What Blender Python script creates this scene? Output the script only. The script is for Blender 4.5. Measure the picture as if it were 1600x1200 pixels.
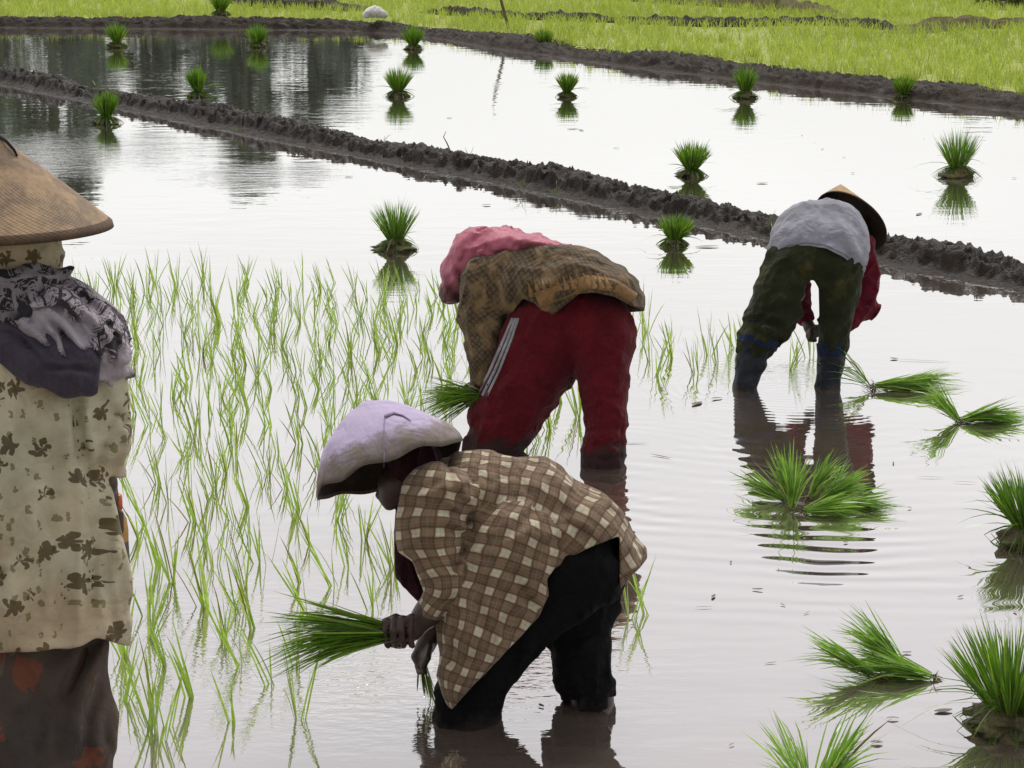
import bpy, math, random
import numpy as np
from mathutils import Vector
from mathutils.bvhtree import BVHTree
for o in list(bpy.data.objects): bpy.data.objects.remove(o)
S = bpy.context.scene; COL = S.collection
rad = math.radians
random.seed(7); RNG = np.random.default_rng(11)

# ------------------------------------------------------------------ camera
F, PITCH, HC = 3200.0, rad(13.7), 2.1          # focal length in photo pixels (1600 wide), pitch down, height above water
cam = bpy.data.cameras.new('camera'); camo = bpy.data.objects.new('camera', cam); COL.objects.link(camo)
camo.location = (0, 0, HC); camo.rotation_euler = (math.pi/2-PITCH, 0, 0)
cam.sensor_width = 36; cam.lens = 36*F/1600; cam.clip_start = .1; cam.clip_end = 2000
S.camera = camo; S.render.resolution_x = 1024; S.render.resolution_y = 768
# ------------------------------------------------------------------ world, sun, exposure
SUN_EL, SUN_AZ = rad(52), rad(12)              # sun ahead of the camera behind the cloud
wd = bpy.data.worlds.new('World'); S.world = wd; wd.use_nodes = True
def nd(nt, typ, ins=None, **at):
    n = nt.nodes.new(typ)
    for k, v in at.items(): setattr(n, k, v)
    for k, v in (ins or {}).items():
        if isinstance(v, bpy.types.NodeSocket): nt.links.new(v, n.inputs[k])
        elif isinstance(v, bpy.types.Node): nt.links.new(v.outputs[0], n.inputs[k])
        else:
            if isinstance(v, tuple) and len(v) == 3 and n.inputs[k].type == 'RGBA': v = v+(1,)
            n.inputs[k].default_value = v
    return n
def ma(nt, op, a, b=0.0, c=0.0): return nd(nt, 'ShaderNodeMath', {0: a, 1: b, 2: c}, operation=op).outputs[0]
def mix(nt, fac, a, b, mode='MIX'):
    n = nt.nodes.new('ShaderNodeMix'); n.data_type = 'RGBA'; n.blend_type = mode
    for i, v in ((0, fac), (6, a), (7, b)):
        if isinstance(v, (bpy.types.NodeSocket,)): nt.links.new(v, n.inputs[i])
        elif isinstance(v, bpy.types.Node): nt.links.new(v.outputs[0], n.inputs[i])
        else: n.inputs[i].default_value = (v+(1,)) if isinstance(v, tuple) and len(v) == 3 else v
    return n.outputs[2]
def ramp(nt, fac, stops, interp='LINEAR'):
    r = nt.nodes.new('ShaderNodeValToRGB'); r.color_ramp.interpolation = interp
    e = r.color_ramp.elements
    while len(e) < len(stops): e.new(.5)
    for i, (p, c) in enumerate(stops):
        e[i].position = p; e[i].color = (c, c, c, 1) if not isinstance(c, tuple) else c+(1,)
    nt.links.new(fac if isinstance(fac, bpy.types.NodeSocket) else fac.outputs[0], r.inputs[0]); return r.outputs[0]
nt = wd.node_tree; nt.nodes.clear()
geo = nd(nt, 'ShaderNodeTexCoord')
sep = nd(nt, 'ShaderNodeSeparateXYZ', {0: geo.outputs['Generated']})
sky = nd(nt, 'ShaderNodeTexSky', sky_type='NISHITA', sun_disc=False, sun_elevation=SUN_EL, sun_rotation=SUN_AZ,
         air_density=1.0, dust_density=6.0, ozone_density=1.0)
cl = nd(nt, 'ShaderNodeTexNoise', {'Vector': nd(nt, 'ShaderNodeMapping', {0: geo.outputs['Generated'], 'Scale': (1.2, 1.2, 5)}), 'Scale': 2.2, 'Detail': 5.0, 'Roughness': .55})
overc = ramp(nt, sep.outputs[2], [(0, (10.3, 10.4, 10.2)), (.16, (10.4, 10.4, 10.3)), (.30, (9.7, 9.5, 9.7)), (.40, (8.7, 8.5, 8.85)), (.6, (11, 11, 11.2)), (1, (11.5, 11.5, 11.7))])
front = ramp(nt, ma(nt, 'MULTIPLY_ADD', sep.outputs[1], .5, .5), [(0, .42), (.45, .60), (.75, 1.0), (1, 1.0)])
overc = mix(nt, 1.0, overc, front, 'MULTIPLY')
overc = mix(nt, 1.0, overc, ramp(nt, cl, [(.3, .93), (.7, 1.06)]), 'MULTIPLY')
skyc = mix(nt, .93, sky, overc)
bg = nd(nt, 'ShaderNodeBackground', {'Color': skyc, 'Strength': .10})
nd(nt, 'ShaderNodeOutputWorld', {0: bg})
sl = bpy.data.lights.new('sun', 'SUN'); sl.energy = 1.7; sl.angle = rad(22); sl.color = (1, .97, .92)
so = bpy.data.objects.new('sun', sl); COL.objects.link(so)
sd = Vector((math.sin(SUN_AZ)*math.cos(SUN_EL), math.cos(SUN_AZ)*math.cos(SUN_EL), math.sin(SUN_EL)))
so.rotation_euler = sd.to_track_quat('Z', 'Y').to_euler()
S.view_settings.view_transform = 'Standard'; S.view_settings.look = 'None'; S.view_settings.exposure = 0; S.view_settings.gamma = 1
S.render.engine = 'CYCLES'

# ------------------------------------------------------------------ camera geometry helpers (photo pixels <-> world)
CP, SP = math.cos(PITCH), math.sin(PITCH)
CO = np.array([0, 0, HC]); FW = np.array([0, CP, -SP]); UPV = np.array([0, SP, CP]); RT = np.array([1., 0, 0])
def P(u, v, t): return CO + t*(FW + RT*(u-800)/F - UPV*(v-600)/F)
def depth(v, z=0.0): return (HC-z)/(SP + CP*(v-600)/F)
def at(u, v, z=0.0): return P(u, v, depth(v, z))
def UV(X):
    d = X-CO; t = d@FW
    return 800+F*(d@RT)/t, 600-F*(d@UPV)/t, t

# ------------------------------------------------------------------ object helpers
def tag(o, label=None, cat=None, group=None, kind=None):
    if label: o['label'] = label
    if cat: o['category'] = cat
    if group: o['group'] = group
    if kind: o['kind'] = kind
    return o
def empty(name, loc=(0, 0, 0)):
    o = bpy.data.objects.new(name, None); COL.objects.link(o); o.location = loc; o.empty_display_size = .05; return o
def link(name, me, mat=None, parent=None):
    o = bpy.data.objects.new(name, me); COL.objects.link(o)
    for m in (mat if isinstance(mat, (list, tuple)) else [mat]):
        if m: me.materials.append(m)
    if parent: 
        o.parent = parent
    return o
def mesh(name, V, Fs, mat=None, parent=None, smooth=True, uv=None, attr=None):
    """V (n,3); Fs list of index arrays, each (m,3) or (m,4)"""
    me = bpy.data.meshes.new(name); V = np.asarray(V, dtype=np.float32)
    Fs = [np.asarray(f, dtype=np.int32) for f in (Fs if isinstance(Fs, list) else [Fs]) if len(f)]
    li = np.concatenate([f.ravel() for f in Fs]); tot = np.concatenate([np.full(len(f), f.shape[1]) for f in Fs])
    st = np.concatenate([[0], np.cumsum(tot)[:-1]])
    me.vertices.add(len(V)); me.vertices.foreach_set('co', V.ravel())
    me.loops.add(len(li)); me.loops.foreach_set('vertex_index', li.astype(np.int32))
    me.polygons.add(len(tot)); me.polygons.foreach_set('loop_start', st.astype(np.int32)); me.polygons.foreach_set('loop_total', tot.astype(np.int32))
    me.polygons.foreach_set('use_smooth', np.full(len(tot), smooth))
    if uv is not None:
        l = me.uv_layers.new(name='UVMap'); l.data.foreach_set('uv', np.asarray(uv, dtype=np.float32).ravel())
    if attr is not None:
        a = me.attributes.new('tint', 'FLOAT', 'POINT'); a.data.foreach_set('value', np.asarray(attr, dtype=np.float32))
    me.update(calc_edges=True); me.validate()
    return link(name, me, mat, parent)

# ------------------------------------------------------------------ noise
_T = np.random.default_rng(5).random(4096).astype(np.float32)
def noise(X):
    """smooth value noise in -1..1 for points (n,3)"""
    i = np.floor(X).astype(np.int64); f = (X-i).astype(np.float32); f = f*f*(3-2*f); r = 0
    for a in (0, 1):
        for b in (0, 1):
            for c in (0, 1):
                h = ((i[:, 0]+a)*73856093 ^ (i[:, 1]+b)*19349663 ^ (i[:, 2]+c)*83492791) & 0x7fffffff
                h = (h ^ (h >> 13))*1274126177 & 0x7fffffff
                w = (f[:, 0] if a else 1-f[:, 0])*(f[:, 1] if b else 1-f[:, 1])*(f[:, 2] if c else 1-f[:, 2])
                r = r + w*_T[(h >> 7) % 4096]
    return r*2-1
def fbm(X, o=3): return sum(noise(X*2.03**k+17.3*k)/2**k for k in range(o))

# ------------------------------------------------------------------ implicit-surface sculpting (bodies and clothes)
def smin(a, b, k):
    h = np.clip(.5+.5*(b-a)/k, 0, 1); return b*(1-h)+a*h-k*h*(1-h)
def nets(D, org, h):
    ins = D < 0; nx, ny, nz = D.shape
    c = [ins[i:nx-1+i, j:ny-1+j, k:nz-1+k] for i in (0, 1) for j in (0, 1) for k in (0, 1)]
    al = c[0].copy(); an = c[0].copy()
    for q in c[1:]: al &= q; an |= q
    ix = np.argwhere(an & ~al); offs = np.array([(i, j, k) for i in (0, 1) for j in (0, 1) for k in (0, 1)])
    vals = np.stack([D[ix[:, 0]+o[0], ix[:, 1]+o[1], ix[:, 2]+o[2]] for o in offs], 1)
    acc = np.zeros((len(ix), 3)); cnt = np.zeros(len(ix))
    for a in range(8):
        for b in range(a+1, 8):
            if np.abs(offs[a]-offs[b]).sum() != 1: continue
            m = (vals[:, a] < 0) != (vals[:, b] < 0); t = vals[:, a]/np.where(m, vals[:, a]-vals[:, b], 1)
            acc += np.where(m, 1, 0)[:, None]*(offs[a]+t[:, None]*(offs[b]-offs[a])); cnt += m
    V = org+h*(ix+acc/cnt[:, None])
    idx = -np.ones((nx-1, ny-1, nz-1), dtype=np.int64); idx[ix[:, 0], ix[:, 1], ix[:, 2]] = np.arange(len(ix))
    qs = []
    for ax in range(3):
        b, c2 = (ax+1) % 3, (ax+2) % 3
        s0 = [slice(None)]*3; s1 = [slice(None)]*3; s0[ax] = slice(0, -1); s1[ax] = slice(1, None)
        A = ins[tuple(s0)]; B = ins[tuple(s1)]; e = np.argwhere(A != B)
        e = e[(e[:, b] > 0) & (e[:, c2] > 0) & (e[:, b] < D.shape[b]-1) & (e[:, c2] < D.shape[c2]-1)]
        def cell(db, dc):
            q = e.copy(); q[:, b] += db; q[:, c2] += dc; return idx[q[:, 0], q[:, 1], q[:, 2]]
        q = np.stack([cell(-1, -1), cell(0, -1), cell(0, 0), cell(-1, 0)], 1)
        inn = A[e[:, 0], e[:, 1], e[:, 2]]; q[~inn] = q[~inn][:, ::-1]; qs.append(q)
    return V, np.concatenate(qs)
def sdpoly(u, v, poly):
    p = np.array(poly, float); d = np.full(u.shape, 1e9); s = np.ones(u.shape, bool); n = len(p)
    for i in range(n):
        a, b = p[i], p[(i+1) % n]; e = b-a; wu, wv = u-a[0], v-a[1]
        t = np.clip((wu*e[0]+wv*e[1])/(e@e+1e-9), 0, 1)
        d = np.minimum(d, np.hypot(wu-t*e[0], wv-t*e[1]))
        cr = ((a[1] <= v) & (b[1] > v)) | ((b[1] <= v) & (a[1] > v))
        xi = a[0]+(v-a[1])/(b[1]-a[1]+1e-12)*e[0]; s ^= cr & (u < xi)
    return np.where(s, d, -d)          # negative inside
class Blob:
    def __init__(s, t0): s.t0 = t0; s.ch = []; s.ops = []
    def chain(s, pts, k=.012, kk=.025, side=None, mat=0, mp=False):
        """pts: (u, v, depth offset m, half width in the picture plane px, half depth px)"""
        q = []; 
        for p in pts:
            t = s.t0+p[2]; b = p[4] if len(p) > 4 else p[3]
            q.append((P(p[0], p[1], t), p[3]*t/F, b*t/F))
        s.ch.append(dict(p=np.array([x[0] for x in q]), a=np.array([x[1] for x in q]), b=np.array([x[2] for x in q]), k=k, kk=kk, side=side, mat=mat))
        return s
    def seg(s, c, i, X):
        p, q = c['p'][i], c['p'][i+1]; e = q-p; L = np.linalg.norm(e)+1e-9; e = e/L
        sv = c['side']
        if sv is None: sv = np.cross(FW, e)
        sv = np.array(sv, float); sv = sv-e*(sv@e); sv /= np.linalg.norm(sv)+1e-9; w = np.cross(e, sv)
        d = X-p; tt = np.clip(d@e/L, 0, 1); off = d-(tt*L)[:, None]*e
        a = c['a'][i]+tt*(c['a'][i+1]-c['a'][i]); b = c['b'][i]+tt*(c['b'][i+1]-c['b'][i])
        o1, o2, o3 = off@sv, off@w, off@e
        kk = np.sqrt((o1/a)**2+(o2/b)**2+(o3/np.minimum(a, b))**2)+1e-6; l = np.sqrt(o1*o1+o2*o2+o3*o3)
        dist = np.where(kk < .35, -np.minimum(a, b)*(1-kk), l*(1-1/kk))
        return dist, tt*L+o3, o1, o2, a, b
    def cdist(s, c, X):
        d = None
        for i in range(len(c['p'])-1):
            e = s.seg(c, i, X)[0]; d = e if d is None else smin(d, e, c['k'])
        return d
    def fold(s, ang, wl, amp, st=4, seed=0, region=None):
        ca, sa = math.cos(rad(ang)), math.sin(rad(ang)); al = RT*ca+UPV*sa; pe = -RT*sa+UPV*ca
        def f(X, D):
            q = np.stack([(X@pe)/wl, (X@al)/(wl*st), (X@FW)/(wl*2)], 1)+seed*7.7
            n = noise(q+.35*noise(q*.7+3.1)[:, None]); r = (1-np.abs(n))**2*2-.9
            w = 1
            if region: 
                u, v, t = UV(X); w = np.clip(.5-sdpoly(u, v, region)/30, 0, 1)
            return D-amp*r*w
        s.ops.append(f); return s
    def bumps(s, wl, amp, seed=0):
        s.ops.append(lambda X, D: D-amp*fbm(X/wl+seed*3.3)); return s
    def crease(s, u0, v0, u1, v1, r, dep, dmax=9., bend=0):
        def f(X, D):
            u, v, t = UV(X); e = np.array([u1-u0, v1-v0], float); L2 = e@e
            q = ((u-u0)*e[0]+(v-v0)*e[1])/L2; tt = np.clip(q, 0, 1)
            bu, bv = -e[1]*bend*4*tt*(1-tt), e[0]*bend*4*tt*(1-tt)
            d = np.hypot(u-u0-tt*e[0]-bu, v-v0-tt*e[1]-bv); w = np.sin(np.clip(tt*.8+.1, 0, 1)*math.pi)
            g = np.exp(-(d/r)**2)-.45*np.exp(-((d-1.9*r)/r)**2)
            return D+dep*g*w*(t < s.t0+dmax)
        s.ops.append(f); return s
    def shell(s, th): s.ops.append(lambda X, D: np.maximum(np.minimum(D, s.d0+.020), -(s.d0+th+.014))); return s
    def cut(s, poly, dmax=9., dmin=-9., wob=0):
        def f(X, D):
            u, v, t = UV(X)
            sp = sdpoly(u, v, poly)*s.t0/F
            if wob: sp = sp+wob*noise(np.stack([u/22, v/22, u*0], 1))
            sp = np.maximum(sp, np.maximum(t-s.t0-dmax, s.t0+dmin-t)); return np.maximum(D, -sp)
        s.ops.append(f); return s
    def build(s, name, mat, parent=None, h=.006, sm=2, zmin=-.25):
        if name in ('shirt', 'trousers', 'jacket', 'dress', 'skirt', 'sleeve', 'hood'):
            k_ = len(s.ch); s.ops[:0] = [Blob(s.t0).fold(25+37*k_, .034, .0016, 4, 11+k_).ops[0], Blob(s.t0).fold(105+23*k_, .050, .0040, 6, 21+k_).ops[0]]
        pad = .06; lo = np.min([np.min(c['p']-np.maximum(c['a'], c['b']).max(), 0) for c in s.ch], 0)-pad*.6
        hi = np.max([np.max(c['p']+np.maximum(c['a'], c['b']).max(), 0) for c in s.ch], 0)+pad*.6
        lo[2] = max(lo[2], zmin); n = np.ceil((hi-lo)/h).astype(int)+1
        D = np.full(n, .1, np.float32); ax = [lo[i]+h*np.arange(n[i]) for i in range(3)]
        for c in s.ch:
            C = np.full(n, .1, np.float32) if len(s.ch) > 1 else D
            rg = None
            for i in range(len(c['p'])-1):
                pp = c['p'][i:i+2]; r = max(c['a'][i:i+2].max(), c['b'][i:i+2].max())+pad
                i0 = np.clip(((pp.min(0)-r-lo)/h).astype(int), 0, n-1); i1 = np.clip(((pp.max(0)+r-lo)/h).astype(int)+2, 1, n)
                if (i1 <= i0).any(): continue
                sl_ = tuple(slice(a, b) for a, b in zip(i0, i1))
                G = np.stack(np.meshgrid(*[ax[j][sl_[j]] for j in range(3)], indexing='ij'), -1).reshape(-1, 3)
                e = np.clip(s.seg(c, i, G)[0], -.1, .1).reshape(C[sl_].shape).astype(np.float32); C[sl_] = smin(C[sl_], e, c['k'])
                rg = (i0, i1) if rg is None else (np.minimum(rg[0], i0), np.maximum(rg[1], i1))
            if C is not D:
                sl_ = tuple(slice(a, b) for a, b in zip(*rg)); D[sl_] = smin(D[sl_], C[sl_], c['kk'])
        if s.ops:
            m = np.argwhere(np.abs(D) < .07); X = lo+h*m; d = D[m[:, 0], m[:, 1], m[:, 2]].astype(float)
            s.d0 = d.copy()
            for f in s.ops: d = f(X, d)
            # deep interior of shells: treat as outside when any op made the shell hollow
            D2 = D.copy(); D2[m[:, 0], m[:, 1], m[:, 2]] = d
            if getattr(s, 'hollow', False): D2[D <= -.07] = .05
            D = D2
        D[0], D[-1], D[:, 0], D[:, -1], D[:, :, 0], D[:, :, -1] = [np.maximum(q, .01) for q in (D[0], D[-1], D[:, 0], D[:, -1], D[:, :, 0], D[:, :, -1])]
        V, Q = nets(D, lo, h)
        ed = np.concatenate([Q[:, [0, 1]], Q[:, [1, 2]], Q[:, [2, 3]], Q[:, [3, 0]]])
        for _ in range(sm):
            A = np.zeros_like(V); cn = np.zeros(len(V))
            for j in range(3): A[:, j] = np.bincount(ed[:, 0], V[ed[:, 1], j], len(V))+np.bincount(ed[:, 1], V[ed[:, 0], j], len(V))
            cn = np.bincount(ed[:, 0], minlength=len(V))+np.bincount(ed[:, 1], minlength=len(V)); V = V*.45+.55*A/cn[:, None]
        dc, su, th, R = [], [], [], []
        for c in s.ch:
            W = 0; s_ = 0; x_ = 0; y_ = 0; base = 0; dm = None; L = 0
            for i in range(len(c['p'])-1):
                d, l, o1, o2, a, b = s.seg(c, i, V); w = np.exp(-np.clip(d, -.06, .3)/.012)
                W = W+w; s_ = s_+w*(L+l); x_ = x_+w*o1; y_ = y_+w*o2; L += np.linalg.norm(c['p'][i+1]-c['p'][i]); dm = d if dm is None else np.minimum(dm, d)
            dc.append(dm); su.append(s_/W); th.append(np.arctan2(y_, x_)); R.append((c['a'].mean()+c['b'].mean())/2)
        dc, su, th = map(np.array, (dc, su, th)); fc = dc[:, Q].mean(2).argmin(0)
        uu = su[fc[:, None], Q]+fc[:, None]*.377; tt = th[fc[:, None], Q]; tt = tt+2*math.pi*np.round((tt[:, :1]-tt)/(2*math.pi))
        vv = tt*np.array(R)[fc][:, None]; uv = np.stack([vv, uu], -1)
        o = mesh(name, V, Q, mat, parent, uv=uv)
        mi = np.array([c['mat'] for c in s.ch], np.int32)[fc]; o.data.polygons.foreach_set('material_index', mi)
        s.V, s.Q = V, Q; return o
    def cast(s, u, v, lift=.003):
        if not hasattr(s, 'bvh'): s.bvh = BVHTree.FromPolygons(s.V.tolist(), s.Q.tolist())
        d = P(u, v, 1)-CO; d /= np.linalg.norm(d); r = s.bvh.ray_cast(Vector(CO), Vector(d))
        return None if r[0] is None else np.array(r[0])-d*lift
def ribbon(B, name, line, w, mat, parent, lift=.003, n=40, thick=.002):
    """a strip of cloth sewn on to the surface of B along a line given in photo pixels"""
    line = np.array(line, float); L = np.concatenate([[0], np.cumsum(np.hypot(*np.diff(line, axis=0).T))]); V = []; 
    for q in np.linspace(0, L[-1], n):
        u, v = np.interp(q, L, line[:, 0]), np.interp(q, L, line[:, 1]); e = .5
        u2, v2 = np.interp(min(q+1, L[-1]), L, line[:, 0]), np.interp(min(q+1, L[-1]), L, line[:, 1]); u1, v1 = np.interp(max(q-1, 0), L, line[:, 0]), np.interp(max(q-1, 0), L, line[:, 1])
        d = np.array([u2-u1, v2-v1]); d /= np.hypot(*d)+1e-9; ww = w(q/L[-1]) if callable(w) else w
        r = [B.cast(u-d[1]*ww*s_/2, v+d[0]*ww*s_/2, lift) for s_ in (-1, 1)]
        if r[0] is None or r[1] is None: continue
        V += [r[0], r[1]]
    n = len(V)//2
    if n < 2: return None
    V = np.array(V); back = V+FW*thick; Vs = np.concatenate([V, back]); m = 2*n; Q = []
    for i in range(n-1):
        a, b, c, d = 2*i, 2*i+1, 2*i+3, 2*i+2
        Q += [(a, b, c, d), (a+m, d+m, c+m, b+m), (a, d, d+m, a+m), (b, b+m, c+m, c)]
    return mesh(name, Vs, np.array(Q), mat, parent)

# ------------------------------------------------------------------ materials
def newmat(name):
    m = bpy.data.materials.new(name); m.use_nodes = True; m.node_tree.nodes.clear(); return m, m.node_tree
def out(nt, sh, disp=None): nd(nt, 'ShaderNodeOutputMaterial', {0: sh})
def bump(nt, hgt, st=.3, dist=.01, nrm=None):
    i = {'Height': hgt, 'Strength': st, 'Distance': dist}
    if nrm is not None: i['Normal'] = nrm
    return nd(nt, 'ShaderNodeBump', i).outputs[0]
def prin(nt, col, rough=.8, normal=None, **k):
    i = {'Base Color': col, 'Roughness': rough, **k}
    if normal is not None: i['Normal'] = normal
    return nd(nt, 'ShaderNodeBsdfPrincipled', i)
def nz(nt, scale, detail=3., vec=None, rough=.5, kind='ShaderNodeTexNoise', dist=0.):
    i = {'Scale': scale, 'Detail': detail, 'Roughness': rough, 'Distortion': dist}
    if vec is not None: i['Vector'] = vec
    return nd(nt, kind, i).outputs[0]
def cloth(name, colf, rough=.9, fine=1., muddy=.12, mudc=(.09, .065, .045), sheen=.1):
    """colf(nt, uv, pos) -> colour; wet mud stains rise from the water line"""
    m, nt = newmat(name); uv = nd(nt, 'ShaderNodeUVMap').outputs[0]; pos = nd(nt, 'ShaderNodeNewGeometry').outputs[0]
    c = colf(nt, uv, pos)
    big = nz(nt, 9, 4, pos, .6); c = mix(nt, 1., c, ramp(nt, big, [(.3, (.72, .70, .66)), (.65, (1.1, 1.1, 1.1))]), 'MULTIPLY')
    if muddy:
        z = nd(nt, 'ShaderNodeSeparateXYZ', {0: pos}).outputs[2]
        f = ma(nt, 'SUBTRACT', ma(nt, 'MULTIPLY_ADD', nz(nt, 14, 5, pos, .65), .22, muddy-.11), z)
        f = ma(nt, 'MINIMUM', ma(nt, 'MAXIMUM', ma(nt, 'MULTIPLY', f, 18.), 0.), .85); c = mix(nt, f, c, mudc)
    wv = nd(nt, 'ShaderNodeMapping', {0: uv, 'Scale': (1, 1, 1)}).outputs[0]
    h1 = nz(nt, 900, 2, wv); h2 = nz(nt, 26, 4, pos, .55, dist=.6)
    h3 = ma(nt, 'ABSOLUTE', ma(nt, 'SUBTRACT', nz(nt, 15, 3, wv, .5, dist=.35), .5))
    b = bump(nt, h3, .5*fine, .04); b = bump(nt, h2, .3*fine, .012, b); b = bump(nt, h1, .12, .001, b)
    out(nt, prin(nt, c, rough, b, **{'Sheen Weight': sheen, 'Specular IOR Level': .15})); return m
def plainc(c, c2=None, sc=60):
    def f(nt, uv, pos):
        return mix(nt, ramp(nt, nz(nt, sc, 3, pos), [(.35, 0.), (.65, 1.)]), c, c2 or tuple(x*.75 for x in c))
    return f
def stripe(nt, x, period, duty, off=0., soft=.03):
    q = ma(nt, 'FRACT', ma(nt, 'MULTIPLY_ADD', x, 1/period, off)); q = ma(nt, 'ABSOLUTE', ma(nt, 'SUBTRACT', q, .5))
    return ma(nt, 'MINIMUM', ma(nt, 'MAXIMUM', ma(nt, 'MULTIPLY', ma(nt, 'SUBTRACT', duty/2, q), 1/soft), 0.), 1.)
def c_plaid(nt, uv, pos):
    w = nd(nt, 'ShaderNodeVectorMath', {0: nd(nt, 'ShaderNodeTexNoise', {'Vector': pos, 'Scale': 7., 'Detail': 2.}).outputs[1], 1: (.5, .5, .5)}, operation='SUBTRACT').outputs[0]
    w = nd(nt, 'ShaderNodeVectorMath', {0: w, 'Scale': .035}, operation='SCALE').outputs[0]
    q = nd(nt, 'ShaderNodeVectorMath', {0: uv, 1: w}, operation='ADD').outputs[0]
    sp = nd(nt, 'ShaderNodeSeparateXYZ', {0: q}); x, y = sp.outputs[0], sp.outputs[1]; T = .049
    a, b = stripe(nt, x, T, .46, 0., .08), stripe(nt, y, T, .46, 0., .08)
    c = mix(nt, ma(nt, 'MULTIPLY', ma(nt, 'ADD', a, b), .5), (.18, .120, .078), (.31, .22, .14))
    c = mix(nt, ma(nt, 'MULTIPLY', a, b), c, (.58, .52, .39))
    l = ma(nt, 'MAXIMUM', stripe(nt, x, T/2, .17, 0.), stripe(nt, y, T/2, .17, 0.)); c = mix(nt, ma(nt, 'MULTIPLY', l, .65), c, (.10, .055, .038))
    th = ma(nt, 'MAXIMUM', stripe(nt, x, T, .05, .5), stripe(nt, y, T, .05, .5)); c = mix(nt, ma(nt, 'MULTIPLY', th, .5), c, (.36, .30, .22)); th = ma(nt, 'MAXIMUM', stripe(nt, x, T, .05, 0.), stripe(nt, y, T, .05, 0.)); return mix(nt, ma(nt, 'MULTIPLY', th, .4), c, (.16, .11, .07))
def c_batik(nt, uv, pos):
    v = nd(nt, 'ShaderNodeTexVoronoi', {'Vector': nd(nt, 'ShaderNodeMapping', {0: uv, 'Rotation': (0, 0, .78)}), 'Scale': 60., 'Randomness': .15}).outputs[0]
    c = mix(nt, ramp(nt, v, [(.25, 1.), (.5, 0.)]), (.085, .060, .037), (.155, .112, .070))
    g = nz(nt, 7, 5, uv, .65, dist=1.6); c = mix(nt, ramp(nt, g, [(.50, 0.), (.62, .75)]), c, (.30, .20, .10))
    u, v2 = None, None
    return c
def c_floral(nt, uv, pos):
    base = mix(nt, ramp(nt, nz(nt, 3.5, 3, pos, .6), [(.38, 0.), (.62, 1.)]), (.54, .51, .37), (.50, .40, .27))
    def fl(sc, thr, petal, seed):
        q = nd(nt, 'ShaderNodeMapping', {0: uv, 'Location': (seed, seed*1.7, 0)}).outputs[0]
        w = nd(nt, 'ShaderNodeVectorMath', {0: nd(nt, 'ShaderNodeTexNoise', {'Vector': q, 'Scale': sc*2.6, 'Detail': 2.}).outputs[1], 'Scale': .55/sc}, operation='SCALE').outputs[0]
        q = nd(nt, 'ShaderNodeVectorMath', {0: q, 1: w}, operation='ADD').outputs[0]
        v = nd(nt, 'ShaderNodeTexVoronoi', {'Vector': q, 'Scale': sc, 'Randomness': .95})
        r = v.outputs['Distance']; d = nd(nt, 'ShaderNodeVectorMath', {0: nd(nt, 'ShaderNodeVectorMath', {0: q, 'Scale': 1.}, operation='SCALE'), 1: v.outputs['Position']}, operation='SUBTRACT').outputs[0]
        s = nd(nt, 'ShaderNodeSeparateXYZ', {0: d}); a = ma(nt, 'ARCTAN2', s.outputs[1], s.outputs[0])
        k = ma(nt, 'MULTIPLY_ADD', ma(nt, 'ABSOLUTE', ma(nt, 'SINE', ma(nt, 'MULTIPLY', a, petal))), .55, .55)
        rnd = nd(nt, 'ShaderNodeSeparateXYZ', {0: v.outputs['Color']}).outputs[0]
        return ma(nt, 'MULTIPLY', ma(nt, 'LESS_THAN', r, ma(nt, 'MULTIPLY', k, thr)), ma(nt, 'GREATER_THAN', rnd, .28))
    f1 = fl(17, .36, 2.5, 0.); f2 = fl(34, .27, 1.0, 3.3)
    col = mix(nt, nz(nt, 5, 1, pos), (.065, .050, .022), (.14, .095, .04))
    c = mix(nt, ma(nt, 'MULTIPLY', f2, .8), base, (.19, .17, .07)); return mix(nt, ma(nt, 'MULTIPLY', f1, .9), c, col)
def c_skirt(nt, uv, pos):
    v = nd(nt, 'ShaderNodeTexVoronoi', {'Vector': uv, 'Scale': 11.}); w = nz(nt, 40, 3, uv)
    d = ma(nt, 'ADD', v.outputs[0], ma(nt, 'MULTIPLY_ADD', w, .5, -.25)); h = nd(nt, 'ShaderNodeSeparateXYZ', {0: v.outputs[1]})
    c = mix(nt, ramp(nt, nz(nt, 4, 2, pos), [(.4, 0.), (.6, 1.)]), (.095, .060, .043), (.062, .052, .046))
    f = ma(nt, 'MULTIPLY', ma(nt, 'LESS_THAN', d, .36), ma(nt, 'GREATER_THAN', h.outputs[0], .5)); c = mix(nt, ma(nt, 'MULTIPLY', f, .75), c, (.19, .060, .035))
    g = ma(nt, 'MULTIPLY', ma(nt, 'LESS_THAN', ma(nt, 'ABSOLUTE', ma(nt, 'SUBTRACT', d, .44)), .05), ma(nt, 'GREATER_THAN', h.outputs[1], .4)); return mix(nt, ma(nt, 'MULTIPLY', g, .5), c, (.14, .12, .10))
def c_lace(base, lace, sc=26., hole=.55):
    def f(nt, uv, pos):
        w = nz(nt, sc*1.1, 3, uv, .6, dist=2.2); v = nd(nt, 'ShaderNodeTexVoronoi', {'Vector': uv, 'Scale': sc}, feature='DISTANCE_TO_EDGE').outputs[0]
        l = ma(nt, 'LESS_THAN', ma(nt, 'ABSOLUTE', ma(nt, 'SUBTRACT', w, .5)), .028); l2 = ma(nt, 'LESS_THAN', v, .07)
        b = ramp(nt, nz(nt, 7, 2, pos), [(hole-.06, 0.), (hole, 1.)])
        return mix(nt, ma(nt, 'MULTIPLY', ma(nt, 'MAXIMUM', l, l2), b), base, lace)
    return f
M = {}
M['plaid'] = cloth('plaid_cotton', c_plaid, muddy=.04)
M['black'] = cloth('black_knit', plainc((.006, .006, .007)), muddy=.03, mudc=(.035, .024, .019), sheen=.0)
M['maroon'] = cloth('maroon_knit', plainc((.045, .010, .016), (.03, .008, .012)), muddy=.0)
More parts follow.
